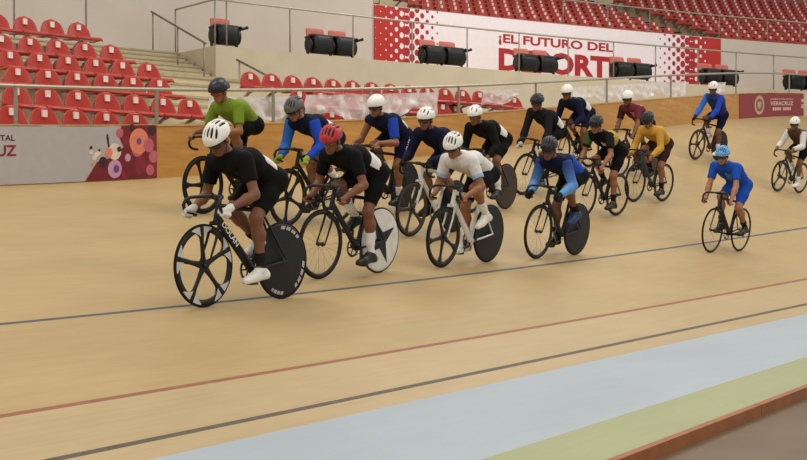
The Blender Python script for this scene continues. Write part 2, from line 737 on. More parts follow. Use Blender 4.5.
def rider_pose(R):
    """joint positions in the bicycle's frame: x forward, y to the rider's left, z up"""
    S = R.get('size', 1.0)
    al = math.radians(R['torso'])
    J = {}
    lift = R.get('lift', 0.0)
    hip = np.array([0.175 + R.get('fore', 0.0), R.get('sway', 0.0) * 0.2, 1.035 + lift])
    d = np.array([math.cos(al), 0, math.sin(al)])
    nb = np.array([-math.sin(al), 0, math.cos(al)])
    TL = 0.50 * S
    sw = np.array([0, R.get('sway', 0.0), 0])
    J['hip'] = hip
    J['d'], J['nb'] = d, nb
    J['lumbar'] = hip + d * 0.17 * S + nb * 0.03 + sw * 0.3
    J['thorax'] = hip + d * 0.35 * S + nb * 0.035 + sw * 0.7
    J['sh'] = hip + d * TL + sw
    J['neck'] = J['sh'] + d * 0.045 + nb * 0.035
    be = math.radians(R.get('neck', 55))
    nd = np.array([math.cos(be), 0, math.sin(be)])
    J['head'] = J['neck'] + nd * 0.155 * S + np.array([0, R.get('head_side', 0.0), 0])
    # head frame
    pi, ya, ro = [math.radians(R.get(k, v)) for k, v in (('pitch', 15), ('yaw', 0), ('tilt', 0))]
    Rm = Matrix.Rotation(ya, 3, 'Z') @ Matrix.Rotation(pi, 3, 'Y') @ Matrix.Rotation(ro, 3, 'X')
    J['Rh'] = np.array(Rm)
    for s, n in ((1, 'L'), (-1, 'R')):
        J['hip' + n] = hip + np.array([0, 0.088 * s, 0])
        J['sho' + n] = J['sh'] + np.array([0, 0.175 * S * s, 0]) - nb * 0.005
        # feet
        a = math.radians(R.get('crank', -90)) + (0 if s > 0 else math.pi)
        ped = np.array([BBX + 0.165 * math.cos(a), 0.115 * s, BBZ + 0.165 * math.sin(a)])
        J['ped' + n] = ped
        toe = math.radians(R.get('toe', 12) + 8 * math.sin(a))
        f = np.array([math.cos(toe), 0, -math.sin(toe)])
        up = np.array([math.sin(toe), 0, math.cos(toe)])
        J['ball' + n] = ped + up * 0.038
        J['heel' + n] = ped - f * 0.165 * S + up * 0.045
        J['ank' + n] = ped - f * 0.125 * S + up * 0.105
        J['toe' + n] = ped + f * 0.075 * S + up * 0.034
        J['footup' + n], J['footf' + n] = up, f
        J['knee' + n] = ik(J['hip' + n], J['ank' + n], 0.435 * S, 0.425 * S, (1, 0.06 * s, 0.25))
        # hands
        mode = R.get('hands', 'drops')
        if isinstance(mode, tuple):
            mode = mode[0] if s > 0 else mode[1]
        if mode == 'drops':
            g = BAR0 + np.array([0.045, 0.203 * s, -0.138])
            A = nrm((1, 0, 0.22))
            bk = nrm((-0.35, 0.55 * s, 0.75))
            fing = nrm((0.1, 0.75 * s, -0.6))
        elif mode == 'tops':
            g = BAR0 + np.array([0.0, 0.10 * s, 0])
            A = nrm((0, -s, 0))
            bk = nrm((-0.45, 0, 0.9))
            fing = nrm((0.9, 0, 0.45))
        else:  # bend
            g = BAR0 + np.array([0.065, 0.183 * s, -0.014])
            A = nrm((0.8, -0.25 * s, -0.15)) if mode == 'bend' else nrm((1, 0, 0))
            bk = nrm((-0.25, 0.45 * s, 0.85))
            fing = nrm((0.1, 0.85 * s, -0.45))
        bk = nrm(bk - A * bk.dot(A))
        fing = nrm(fing - A * fing.dot(A) - bk * (fing - A * fing.dot(A)).dot(bk))
        J['g' + n], J['A' + n], J['bk' + n], J['fi' + n] = g, A, bk, fing
        J['wri' + n] = g + bk * 0.042 - A * (0.045 if mode in ('drops', 'bend') else 0.0) - fing * (0.03 if mode in ('drops', 'bend') else 0.085)
        el = R.get('elbow', 0.5)
        J['elb' + n] = ik(J['sho' + n], J['wri' + n], 0.295 * S, 0.262 * S, (-0.55, el * s, -0.6))
    return J


def head_prims(J):
    c, Rh = J['head'], J['Rh']

    def h(x, y, z):
        return c + Rh @ np.array([x, y, z])
    P = [ell(h(-0.005, 0, 0.035), (0.095, 0.076, 0.092), Rh, 0.02),
         cone(h(0.045, 0, -0.02), h(0.062, 0, -0.075), 0.056, 0.034, 0.03),
         cone(h(0.03, 0.03, -0.06), h(0.06, 0.012, -0.085), 0.03, 0.024, 0.02),
         cone(h(0.03, -0.03, -0.06), h(0.06, -0.012, -0.085), 0.03, 0.024, 0.02),
         cone(h(0.09, 0, 0.012), h(0.112, 0, -0.028), 0.010, 0.013, 0.012),
         cone(h(0.082, 0.028, 0.02), h(0.082, -0.028, 0.02), 0.012, 0.012, 0.015),
         cone(h(0.088, 0.014, -0.058), h(0.088, -0.014, -0.058), 0.010, 0.010, 0.008)]
    for s in (1, -1):
        P.append(ell(h(-0.01, 0.077 * s, -0.012), (0.021, 0.010, 0.032), Rh, 0.008))
    return P, h


def hand_prims(J, n):
    g, A, bk, fi, w = J['g' + n], J['A' + n], J['bk' + n], J['fi' + n], J['wri' + n]
    P = []
    rb = 0.0150
    for off, L in ((-0.031, 0.86), (-0.0105, 0.98), (0.010, 1.04), (0.0305, 0.95)):
        o = g + A * off
        K = o + bk * (rb + 0.012) - fi * 0.002
        p1 = o + fi * (rb + 0.014) * L + bk * 0.008
        p2 = o + fi * (rb + 0.006) * L - bk * (rb + 0.002)
        p3 = o - fi * 0.006 - bk * (rb + 0.008) * L
        P.append(cone(w, K, 0.019, 0.0125, 0.012))
        P.append(cone(K, p1, 0.0105, 0.0095, 0.004))
        P.append(cone(p1, p2, 0.0095, 0.0088, 0.004))
        P.append(cone(p2, p3, 0.0088, 0.0076, 0.004))
    t0 = w * 0.6 + (g + A * 0.035) * 0.4
    t1 = g + A * 0.05 + bk * 0.008 - fi * (rb + 0.006)
    t2 = g + A * 0.052 - bk * (rb - 0.002) - fi * 0.012
    P.append(cone(t0, t1, 0.016, 0.0115, 0.008))
    P.append(cone(t1, t2, 0.0112, 0.009, 0.004))
    return P


def rider_prims(J, S=1.0):
    d, nb = J['d'], J['nb']
    Y = np.array([0, 1.0, 0])
    hip, lum, tho, sh = J['hip'], J['lumbar'], J['thorax'], J['sh']
    T = []
    for s in (1, -1):
        T += [cone(hip + Y * 0.065 * s - nb * 0.005, lum + Y * 0.05 * s, 0.108, 0.092, 0.05),
              cone(lum + Y * 0.05 * s, tho + Y * 0.075 * s, 0.092, 0.102, 0.05),
              cone(tho + Y * 0.075 * s, sh + Y * 0.085 * s - nb * 0.01, 0.102, 0.072, 0.05),
              cone(sh + Y * 0.05 * s + nb * 0.01, J['sho' + ('L' if s > 0 else 'R')], 0.062, 0.055, 0.04)]
    G = {'torso': T}
    G['neck'] = [cone(sh + nb * 0.02 + d * 0.01, J['head'] - J['Rh'] @ np.array([0.015, 0, 0.05]), 0.06, 0.052, 0.04)]
    for n in 'LR':
        G['uarm' + n] = [cone(J['sho' + n], J['elb' + n], 0.053, 0.039, 0.03)]
        e, w = J['elb' + n], J['wri' + n]
        G['farm' + n] = [cone(e, e + (w - e) * 0.3, 0.039, 0.042, 0.03), cone(e + (w - e) * 0.3, w, 0.042, 0.026, 0.03)]
        G['hand' + n] = hand_prims(J, n)
        h, k, a = J['hip' + n], J['knee' + n], J['ank' + n]
        s = 1 if n == 'L' else -1
        G['thigh' + n] = [cone(h + Y * 0.01 * s, h + (k - h) * 0.45, 0.092, 0.076, 0.05), cone(h + (k - h) * 0.45, k, 0.076, 0.052, 0.05)]
        bk = nrm(np.cross(Y, k - a))
        if bk[0] > 0:
            bk = -bk
        c1 = a + (k - a) * 0.68 + bk * 0.018
        G['calf' + n] = [cone(k, c1, 0.050, 0.053, 0.04), cone(c1, a + (k - a) * 0.25, 0.053, 0.036, 0.04), cone(a + (k - a) * 0.25, a, 0.036, 0.034, 0.03)]
        G['foot' + n] = [cone(a, J['heel' + n], 0.034, 0.032, 0.02), cone(J['heel' + n], J['ball' + n], 0.032, 0.036, 0.03), cone(a, J['ball' + n], 0.034, 0.03, 0.03), cone(J['ball' + n], J['toe' + n], 0.036, 0.026, 0.02)]
    return G


def along(P, a, b):
    d = b - a
    return ((P - a) @ d) / d.dot(d)


M_hair = mat('dark_hair', (28, 22, 18), 0.8)
M_eye = mat('eye_white', (158, 142, 128), 0.4)
M_iris = mat('eye_dark', (35, 24, 18), 0.2)
M_lip = mat('lips', (122, 72, 60), 0.5)
M_lens = mat('dark_lens', (18, 18, 22), 0.12, spec=0.7)
M_paper = mat('race_number_paper', (222, 220, 214), 0.7)
M_vent = mat('helmet_liner', (24, 24, 25), 0.8)


def add(name, VF, m, parent):
    V, F = VF
    if len(F) == 0:
        return None
    return link(name, mesh(name, V, F, m, True), parent)


def make_helmet(root, J, spec, res):
    c, Rh = J['head'], J['Rh']

    def h(x, y, z):
        return c + Rh @ np.array([x, y, z])
    aero = spec.get('aero', False)
    ctr = h(-0.012, 0, 0.048)
    rad = (0.150, 0.104, 0.118) if not aero else (0.156, 0.108, 0.122)
    outer = [ell(ctr, rad, Rh, 0.01)]
    if aero:
        outer.append(ell(h(-0.015, 0, 0.0), (0.125, 0.1, 0.10), Rh, 0.03))
    lip = plane_keep(h(0.09, 0, 0.038), Rh @ np.array([-0.10, 0, 1.0]))
    back = plane_keep(h(-0.1, 0, -0.01 if not aero else -0.04), Rh @ np.array([0.35, 0, 1.0]))

    grooves = []
    n = spec.get('vents', 5)
    if n:
        gw = spec.get('gw', 1.0) * min(1.0, 5.5 / n)
        ys = np.linspace(-0.068, 0.068, n)
        for y in ys:
            for (x0, x1) in ((0.112, 0.012), (-0.008, -0.122)):
                z = lambda x, y: 0.046 + rad[2] * math.sqrt(max(0.02, 1 - ((x + 0.012) / rad[0]) ** 2 - (y / rad[1]) ** 2))
                xm = (x0 + x1) / 2
                grooves.append(cone(h(x0, y, z(x0, y) + 0.002), h(xm, y * 1.05, z(xm, y * 1.05) + 0.002), 0.0065 * gw, 0.0115 * gw, 0.003))
                grooves.append(cone(h(xm, y * 1.05, z(xm, y * 1.05) + 0.002), h(x1, y * 0.9, z(x1, y * 0.9) + 0.002), 0.0115 * gw, 0.006 * gw, 0.003))

    def clip(P, d):
        d = np.maximum(d, np.minimum(lip(P), 9))
        d = np.maximum(d, back(P))
        if grooves:
            g = np.full(len(P), 9.0)
            for q in grooves:
                g = np.minimum(g, prim_d(P, q))
            d = np.maximum(d, -g)
        return d
    hel = add('helmet', solid(outer, res, 0, clip), spec['m'], root)
    if n:
        add('liner', solid([ell(ctr, tuple(r - 0.010 for r in rad), Rh, 0.01)], res, 0, lambda P, d: np.maximum(np.maximum(d, lip(P)), back(P))), spec.get('vent_m', M_vent), hel)
    if spec.get('band') is not None:
        add('trim_band', solid([ell(ctr, tuple(r + 0.002 for r in rad), Rh, 0.01)], res, 0, lambda P, d: np.maximum(np.maximum(np.maximum(d, lip(P)), back(P)), np.abs((P - h(0, 0, 0.075)) @ (Rh @ np.array([0.15, 0, 1.0]))) - 0.011)), spec['band'], hel)
    # straps
    st_ = MB()
    for s in (1, -1):
        st_.tube([h(0.03, 0.088 * s, 0.04), h(0.02, 0.072 * s, -0.05), h(0.035, 0.03 * s, -0.108), h(0.04, 0, -0.116)], 0.004, 6)
    st_.build('chin_strap', M_vent, hel, True)
    return hel


def make_rider(label, M, R):
    root = thing('person', label, 'person', M, R.get('group'))
    J = rider_pose(R)
    S = R.get('size', 1.0)
    G = rider_prims(J, S)
    res = R.get('res', 0.0075)
    hp, h = head_prims(J)
    d, nb = J['d'], J['nb']
    hip = J['hip']
    allp = sum(G.values(), []) + hp
    body = add('body', solid(allp, res), R['skin'], root)
    # face
    e = MB()
    for s in (1, -1):
        V, F = solid([ell(h(0.082, 0.030 * s, 0.004), (0.011, 0.014, 0.009), J['Rh'], 0.005)], 0.004)
        add('eye', (V, F), M_iris if R.get('glasses') else M_eye, body)
        if not R.get('glasses'):
            V, F = solid([ell(h(0.0915, 0.030 * s, 0.004), (0.004, 0.006, 0.006), J['Rh'], 0.003)], 0.002)
            add('iris', (V, F), M_iris, body)
    add('mouth', solid([cone(h(0.097, 0.018, -0.058), h(0.097, -0.018, -0.058), 0.0065, 0.0065)], 0.004), M_lip, body)
    # hair under the helmet
    cut = plane_keep(h(0.005, 0, 0.0), J['Rh'] @ np.array([-0.75, 0, 0.55]))
    add('hair', solid([ell(h(-0.008, 0, 0.035), (0.101, 0.081, 0.098), J['Rh'], 0.01)], res, 0, lambda P, q: np.maximum(np.maximum(q, cut(P)), -((P - h(0, 0, -0.035)) @ (J['Rh'] @ np.array([0, 0, 1.0]))))), M_hair, root)
    make_helmet(root, J, R['helmet'], min(res, 0.0048))
    if R.get('glasses'):
        g = [cone(h(0.078, 0.052, 0.006), h(0.096, 0.018, 0.004), 0.017, 0.019, 0.012), cone(h(0.078, -0.052, 0.006), h(0.096, -0.018, 0.004), 0.017, 0.019, 0.012), cone(h(0.096, 0.018, 0.004), h(0.096, -0.018, 0.004), 0.015, 0.015, 0.01),
             cone(h(0.076, 0.06, 0.01), h(-0.01, 0.084, 0.012), 0.006, 0.004, 0.01), cone(h(0.076, -0.06, 0.01), h(-0.01, -0.084, 0.012), 0.006, 0.004, 0.01)]
        add('sunglasses', solid(g, 0.005), R.get('lens', M_lens), root)
    # jersey: torso with collar and waist hems
    waist = plane_keep(hip + d * R.get('waist', 0.02), d)
    hd = nrm(J['head'] - J['sh'])
    collar = plane_keep(J['sh'] + nb * 0.012 + hd * 0.085, -nrm(hd + nb * 0.25))
    jm = R['jersey']
    tors = G['torso']
    tneck = tors + [cone(J['sh'] + nb * 0.02 + d * 0.01, J['head'] - J['Rh'] @ np.array([0.015, 0, 0.05]), 0.056, 0.048, 0.05)]
    jin = 0.015
    arms = []
    sls = R.get('sleeve', 0.6)      # along the arm: 0.6 = most of the upper arm, 2 = wrist
    own = R.get('sleeve_m')
    for n in 'LR':
        a, b, w = J['sho' + n], J['elb' + n], J['wri' + n]
        sl = sls[n] if isinstance(sls, dict) else sls
        pr = [cone(a - (b - a) * 0.03, b, 0.058, 0.040, 0.02)]
        if sl > 1:
            pr += G['farm' + n]
            end, ax = w + (b - w) * 0.06, b - w
        else:
            end, ax = a + (b - a) * sl, a - b
        m_ = own[n] if isinstance(own, dict) else own
        sc = plane_keep(end, ax)
        if m_ is None:
            arms.append((pr, sc, n))
        else:
            st0 = plane_keep(a - (b - a) * 0.10, b - a)
            add('sleeve', solid(pr, res, jin + 0.002, lambda P, q, sc=sc, st0=st0: np.maximum(np.maximum(q, sc(P)), st0(P))), m_, root)
            arms.append((pr[:1], plane_keep(a + (b - a) * 0.12, a - b), n))

    def jclip(P, q):
        return np.maximum(np.maximum(q, waist(P)), collar(P))
    parts = [solid(tneck, res, jin, jclip)]
    V, F = parts[0]
    for pr, sc, n in arms:
        a, b = J['sho' + n], J['elb' + n]
        V2, F2 = solid(pr, res, jin, lambda P, q, sc=sc: np.maximum(q, sc(P)))
        F = np.concatenate([F, F2 + len(V)])
        V = np.concatenate([V, V2])
    add('jersey', (V, F), jm, root)
    for i, (nm, m_, c0, hw) in enumerate(R.get('panels', [])):
        # coloured panel: the jersey surface inside a box given in torso axes (along, side, back)
        cc = hip + d * c0[0] + np.array([0, c0[1], 0]) + nb * c0[2]

        def pclip(P, q, cc=cc, hw=hw):
            X = P - cc
            b_ = np.maximum(np.maximum(np.abs(X @ d) - hw[0], np.abs(X[:, 1]) - hw[1]), np.abs(X @ nb) - hw[2])
            return np.maximum(jclip(P, q), b_)
        add(nm, solid(tors, res * 0.8, jin + 0.005, pclip), m_, root)
    if R.get('cuff'):
        for n in 'LR':
            a, b = J['sho' + n], J['elb' + n]
            s0 = plane_keep(a + (b - a) * (sl - 0.16), b - a)
            s1 = plane_keep(a + (b - a) * sl, a - b)
            add('sleeve_cuff', solid([cone(a, b, 0.055, 0.040, 0.02)], res, jin + 0.004, lambda P, q, s0=s0, s1=s1: np.maximum(np.maximum(q, s0(P)), s1(P))), R['cuff'], root)
    # shorts
    top = plane_keep(hip + d * 0.13, -d)
    hems = {n: plane_keep(J['hip' + n] + (J['knee' + n] - J['hip' + n]) * R.get('shorts', 0.82), J['hip' + n] - J['knee' + n]) for n in 'LR'}

    def sclip(P, q):
        th = np.where(P[:, 1] > hip[1], hems['L'](P), hems['R'](P))
        # the torso ends at the waist, the legs at their hems
        low = ((P - hip) @ np.array([0.35, 0, -1.0])) > 0.0
        return np.maximum(q, np.where(low, th, np.maximum(top(P), th)))
    add('shorts', solid(tors[:2] + tors[4:6] + G['thighL'] + G['thighR'], res, 0.0085, sclip), R['shorts_m'], root)
    if R.get('thigh_text'):
        n = 'L'
        hh, k = J['hipL'], J['kneeL']
        ax = nrm(k - hh)
        sd = nrm(np.array([0, 1.0, 0]) - ax * ax[1])
        up = np.cross(ax, sd)
        TV, TF = flat_text(R['thigh_text'], 0.02)
        Q = []
        for v in TV:
            t = 0.12 + 0.55 * v[0]
            ang = (v[1] - 0.5) * 0.8
            r = 0.096 + (0.062 - 0.096) * t + 0.016
            Q.append(hh + (k - hh) * t + (sd * math.cos(ang) + up * math.sin(ang)) * r + np.array([0, 0.004, 0]))
        b = MB()
        b.add(Q, TF)
        b.build('thigh_lettering', M_paper, root)
    # socks, shoes, gloves
    for n in 'LR':
        a, k = J['ank' + n], J['knee' + n]
        if R.get('sock') is not None:
            t = plane_keep(a + (k - a) * R.get('sock_h', 0.32), a - k)
            add('sock', solid(G['calf' + n] + [cone(a, J['heel' + n], 0.034, 0.03, 0.02)], res, 0.005, lambda P, q, t=t: np.maximum(q, t(P))), R['sock'], root)
        sm = R['shoe']
        if isinstance(sm, dict):
            sm = sm[n]
        up, f = J['footup' + n], J['footf' + n]
        tp = plane_keep(a + up * 0.0 - f * 0.01, -up + 0.25 * f)
        so = plane_keep(J['ped' + n] + up * 0.010, up)
        shoe = add('shoe', solid(G['foot' + n], min(res, 0.007), 0.008, lambda P, q, tp=tp, so=so: np.maximum(np.maximum(q, tp(P)), so(P))), sm, root)
        if R.get('glove') is not None:
            w, e_ = J['wri' + n], J['elb' + n]
            gc = plane_keep(w + (e_ - w) * 0.12, w - e_)
            add('glove', solid(G['hand' + n] + [cone(w, w + (e_ - w) * 0.15, 0.027, 0.028, 0.02)], min(res, 0.007), 0.004, lambda P, q, gc=gc: np.maximum(q, gc(P))), R['glove'], root)
    return root
# ---------------------------------------------------------------- the bunch
def bike_matrix(s, n, lean, yaw=0.0):
    """front wheel touches the track at (s, n); the bicycle rides towards smaller s"""
    a = math.radians(yaw)
    f = tw(s, n)
    r = tw(s + WB * math.cos(a), n + WB * math.sin(a))
    h = nrm(f - r)
    left = nrm(np.cross((0, 0, 1), h))
    up = np.cross(h, left)
    L = math.radians(lean)
    u2 = up * math.cos(L) + left * math.sin(L)
    l2 = np.cross(u2, h)
    o = f - h * WB
    return frame_matrix(o, h, l2, u2)


skin_a = mat('skin_tan', (142, 94, 64), 0.55, var=0.06)
skin_b = mat('skin_brown', (120, 76, 52), 0.55, var=0.06)
skin_c = mat('skin_light', (158, 106, 76), 0.55, var=0.06)


def cloth(nm, c, rough=0.8):
    return mat(nm, c, rough, var=0.1, scale=30, spec=0.12)


black = cloth('cloth_black', (17, 16, 17))
coal = cloth('cloth_charcoal', (28, 27, 31))
navy = cloth('cloth_navy', (20, 24, 48))
royal = cloth('cloth_royal_blue', (34, 68, 170))
sky = cloth('cloth_sky_blue', (48, 106, 188))
white = cloth('cloth_white', (212, 209, 204))
green = cloth('cloth_lime_green', (114, 138, 42))
yellow = cloth('cloth_mustard', (190, 146, 62))
brown = cloth('cloth_dark_brown', (58, 34, 32))
maroon = cloth('cloth_maroon', (104, 44, 56))
pink = cloth('cloth_pink', (196, 150, 158))
bluekit = cloth('cloth_cobalt', (30, 74, 168))
pale = cloth('cloth_pale_blue', (150, 180, 210))
olive = cloth('cloth_olive', (70, 88, 40))
gold = cloth('cloth_gold', (176, 154, 66))
lime = cloth('cloth_lime', (170, 190, 80))
orange = cloth('cloth_orange', (190, 70, 50))
hel_white = mat('helmet_white', (232, 229, 222), 0.3, var=0.04)
hel_black = mat('helmet_black', (28, 28, 30), 0.3, var=0.05)
hel_grey = mat('helmet_grey', (92, 88, 84), 0.4, var=0.08)
hel_red = mat('helmet_red', (176, 44, 44), 0.35, var=0.06)
hel_blue = mat('helmet_light_blue', (96, 160, 205), 0.35, var=0.06)
shoe_white = mat('shoe_white', (226, 224, 218), 0.4)
shoe_black = mat('shoe_black', (28, 27, 27), 0.4)
shoe_blue = mat('shoe_blue', (30, 54, 104), 0.45)
shoe_sky = mat('shoe_sky_blue', (110, 170, 215), 0.45)
sock_white = cloth('sock_white', (226, 224, 220))
sock_black = cloth('sock_black', (30, 29, 30))
glove_white = cloth('glove_white', (215, 212, 206))
glove_black = cloth('glove_black', (32, 31, 32))
glove_lime = cloth('glove_lime', (150, 160, 70))
disc_white = mat('disc_white', (214, 212, 206), 0.4)
disc_black = mat('disc_black', (21, 20, 20), 0.45, spec=0.3)
wheel_brown = mat('wheel_brown', (62, 48, 40), 0.45)
frame_white = mat('frame_white', (214, 212, 206), 0.35)
frame_green = mat('frame_dark_green', (34, 52, 44), 0.35)
frame_red = mat('frame_dark_red', (74, 30, 30), 0.35)
fade_blue = gradient_mat('cloth_blue_fade', (88, 144, 204), (28, 54, 128), 2, 0.86, 1.16)

# id: (front contact s, n, lean, yaw), helmet centre in the photograph, bicycle, rider
RID = {
    'lead': dict(at=(7.35, 2.38, 0, 0), px=(217, 135)),
    'green': dict(at=(10.55, 5.45, 2, 0), px=(219, 88)),
    'blue_grey': dict(at=(11.18, 4.72, 4, 0), px=(294, 106)),
    'red_helmet': dict(at=(9.39, 2.82, 4, 0), px=(331, 136)),
    'navy_aero': dict(at=(12.87, 4.9, 5, 0), px=(376, 104)),
    'navy_long': dict(at=(12.55, 3.92, 6, 0), px=(426, 116)),
    'white_jersey': dict(at=(11.48, 2.77, 5, 0), px=(453, 143)),
    'black_long': dict(at=(15.07, 4.59, 3, 0), px=(475, 113)),
    'dark_helmet': dict(at=(17.42, 5.08, 10, -5), px=(537, 100)),
    'white_aero': dict(at=(20.5, 6.02, 5, -7), px=(567, 91)),
    'blue_fade': dict(at=(13.5, 2.69, 6, -2), px=(549, 146)),
    'black_gold': dict(at=(17.3, 3.95, 7, -6), px=(596, 122)),
    'maroon': dict(at=(21.6, 5.35, 5, -11), px=(627, 96)),
    'mustard': dict(at=(19.9, 4.28, 7, -7), px=(648, 118)),
    'back_blue': dict(at=(26.18, 5.64, 10, -9), px=(713, 86)),
    'cobalt': dict(at=(17.87, 2.13, 6, -5.5), px=(722, 153)),
    'edge_white': dict(at=(26.52, 3.93, 9, -10), px=(795, 122)),
}
def H(m, vents=5, aero=False, **k):
    return dict(m=m, vents=vents, aero=aero, **k)


BIKES = {
    'lead': ('black track bicycle with lettered frame, five-spoke front wheel and black disc, leading the bunch', dict(front='five', front_x='root_patches', rear='disc', rear_c=disc_black, rear_x='disc_lettering', crank=-40, fat=1.25, text='DOLAN', spin=0.1)),
    'green': ('black bicycle with five-spoke front wheel under the rider in lime green', dict(front='five', rear='disc', rear_c=disc_black, crank=60)),
    'blue_grey': ('dark bicycle with five-spoke front wheel under the rider in grey helmet', dict(front='five', rear='deep', crank=120, spin=0.5)),
    'red_helmet': ('black bicycle with wire front wheel and white disc marked by a black star', dict(front='deep', rear='disc', rear_c=disc_white, rear_x='star', crank=-80)),
    'navy_aero': ('dark bicycle mostly hidden behind the rider in red helmet', dict(front='deep', rear='disc', rear_c=disc_black, crank=-85)),
    'navy_long': ('white bicycle with brown five-spoke front wheel under the navy long-sleeved rider', dict(front='five', front_c=wheel_brown, rear='disc', rear_c=disc_black, frame=frame_white, crank=160)),
    'white_jersey': ('white bicycle with black five-spoke front wheel and black disc under the white-jerseyed rider', dict(front='five', rear='disc', rear_c=disc_black, frame=frame_white, crank=100, fat=1.15, spin=0.45)),
    'black_long': ('dark bicycle with worn dark disc under the long-sleeved black rider with white socks', dict(front='deep', rear='disc', rear_c=wheel_brown, crank=-35)),
    'dark_helmet': ('black wire-wheeled bicycle under the white-gloved rider in dark helmet', dict(front='deep', rear='deep', crank=90)),
    'white_aero': ('dark bicycle behind the white-gloved rider, under the navy rider with smooth white helmet', dict(front='deep', rear='deep', crank=-60)),
    'blue_fade': ('black bicycle with wire front wheel and dark disc under the rider with fading blue sleeves', dict(front='deep', rear='disc', rear_c=disc_black, crank=105)),
    'black_gold': ('black wire-wheeled bicycle under the rider in black and gold jersey', dict(front='deep', rear='deep', crank=-80)),
    'maroon': ('dark red bicycle with brown disc under the rider in maroon jersey', dict(front='deep', rear='disc', rear_c=wheel_brown, frame=frame_red, crank=80)),
    'mustard': ('dark green wire-wheeled bicycle under the rider in mustard jersey', dict(front='deep', rear='deep', frame=frame_green, crank=-95)),
    'back_blue': ('dark bicycle with brown five-spoke front wheel highest on the banking', dict(front='five', front_c=wheel_brown, rear='disc', rear_c=disc_black, crank=-100, frame=frame_red)),
    'cobalt': ('slim black road-style bicycle with thin wire wheels under the rider all in cobalt blue', dict(front='wire', rear='wire', crank=185, bar=M_dark)),
    'edge_white': ('green-grey bicycle with brown three-spoke front wheel, last in the bunch', dict(front='three', front_c=wheel_brown, rear='deep', frame=frame_green, crank=-70)),
}
num_r = ('race_number', M_paper, (0.12, -0.0, 0.10), (0.09, 0.10, 0.09))
num_l = ('race_number', M_paper, (0.17, 0.105, 0.07), (0.085, 0.06, 0.08))

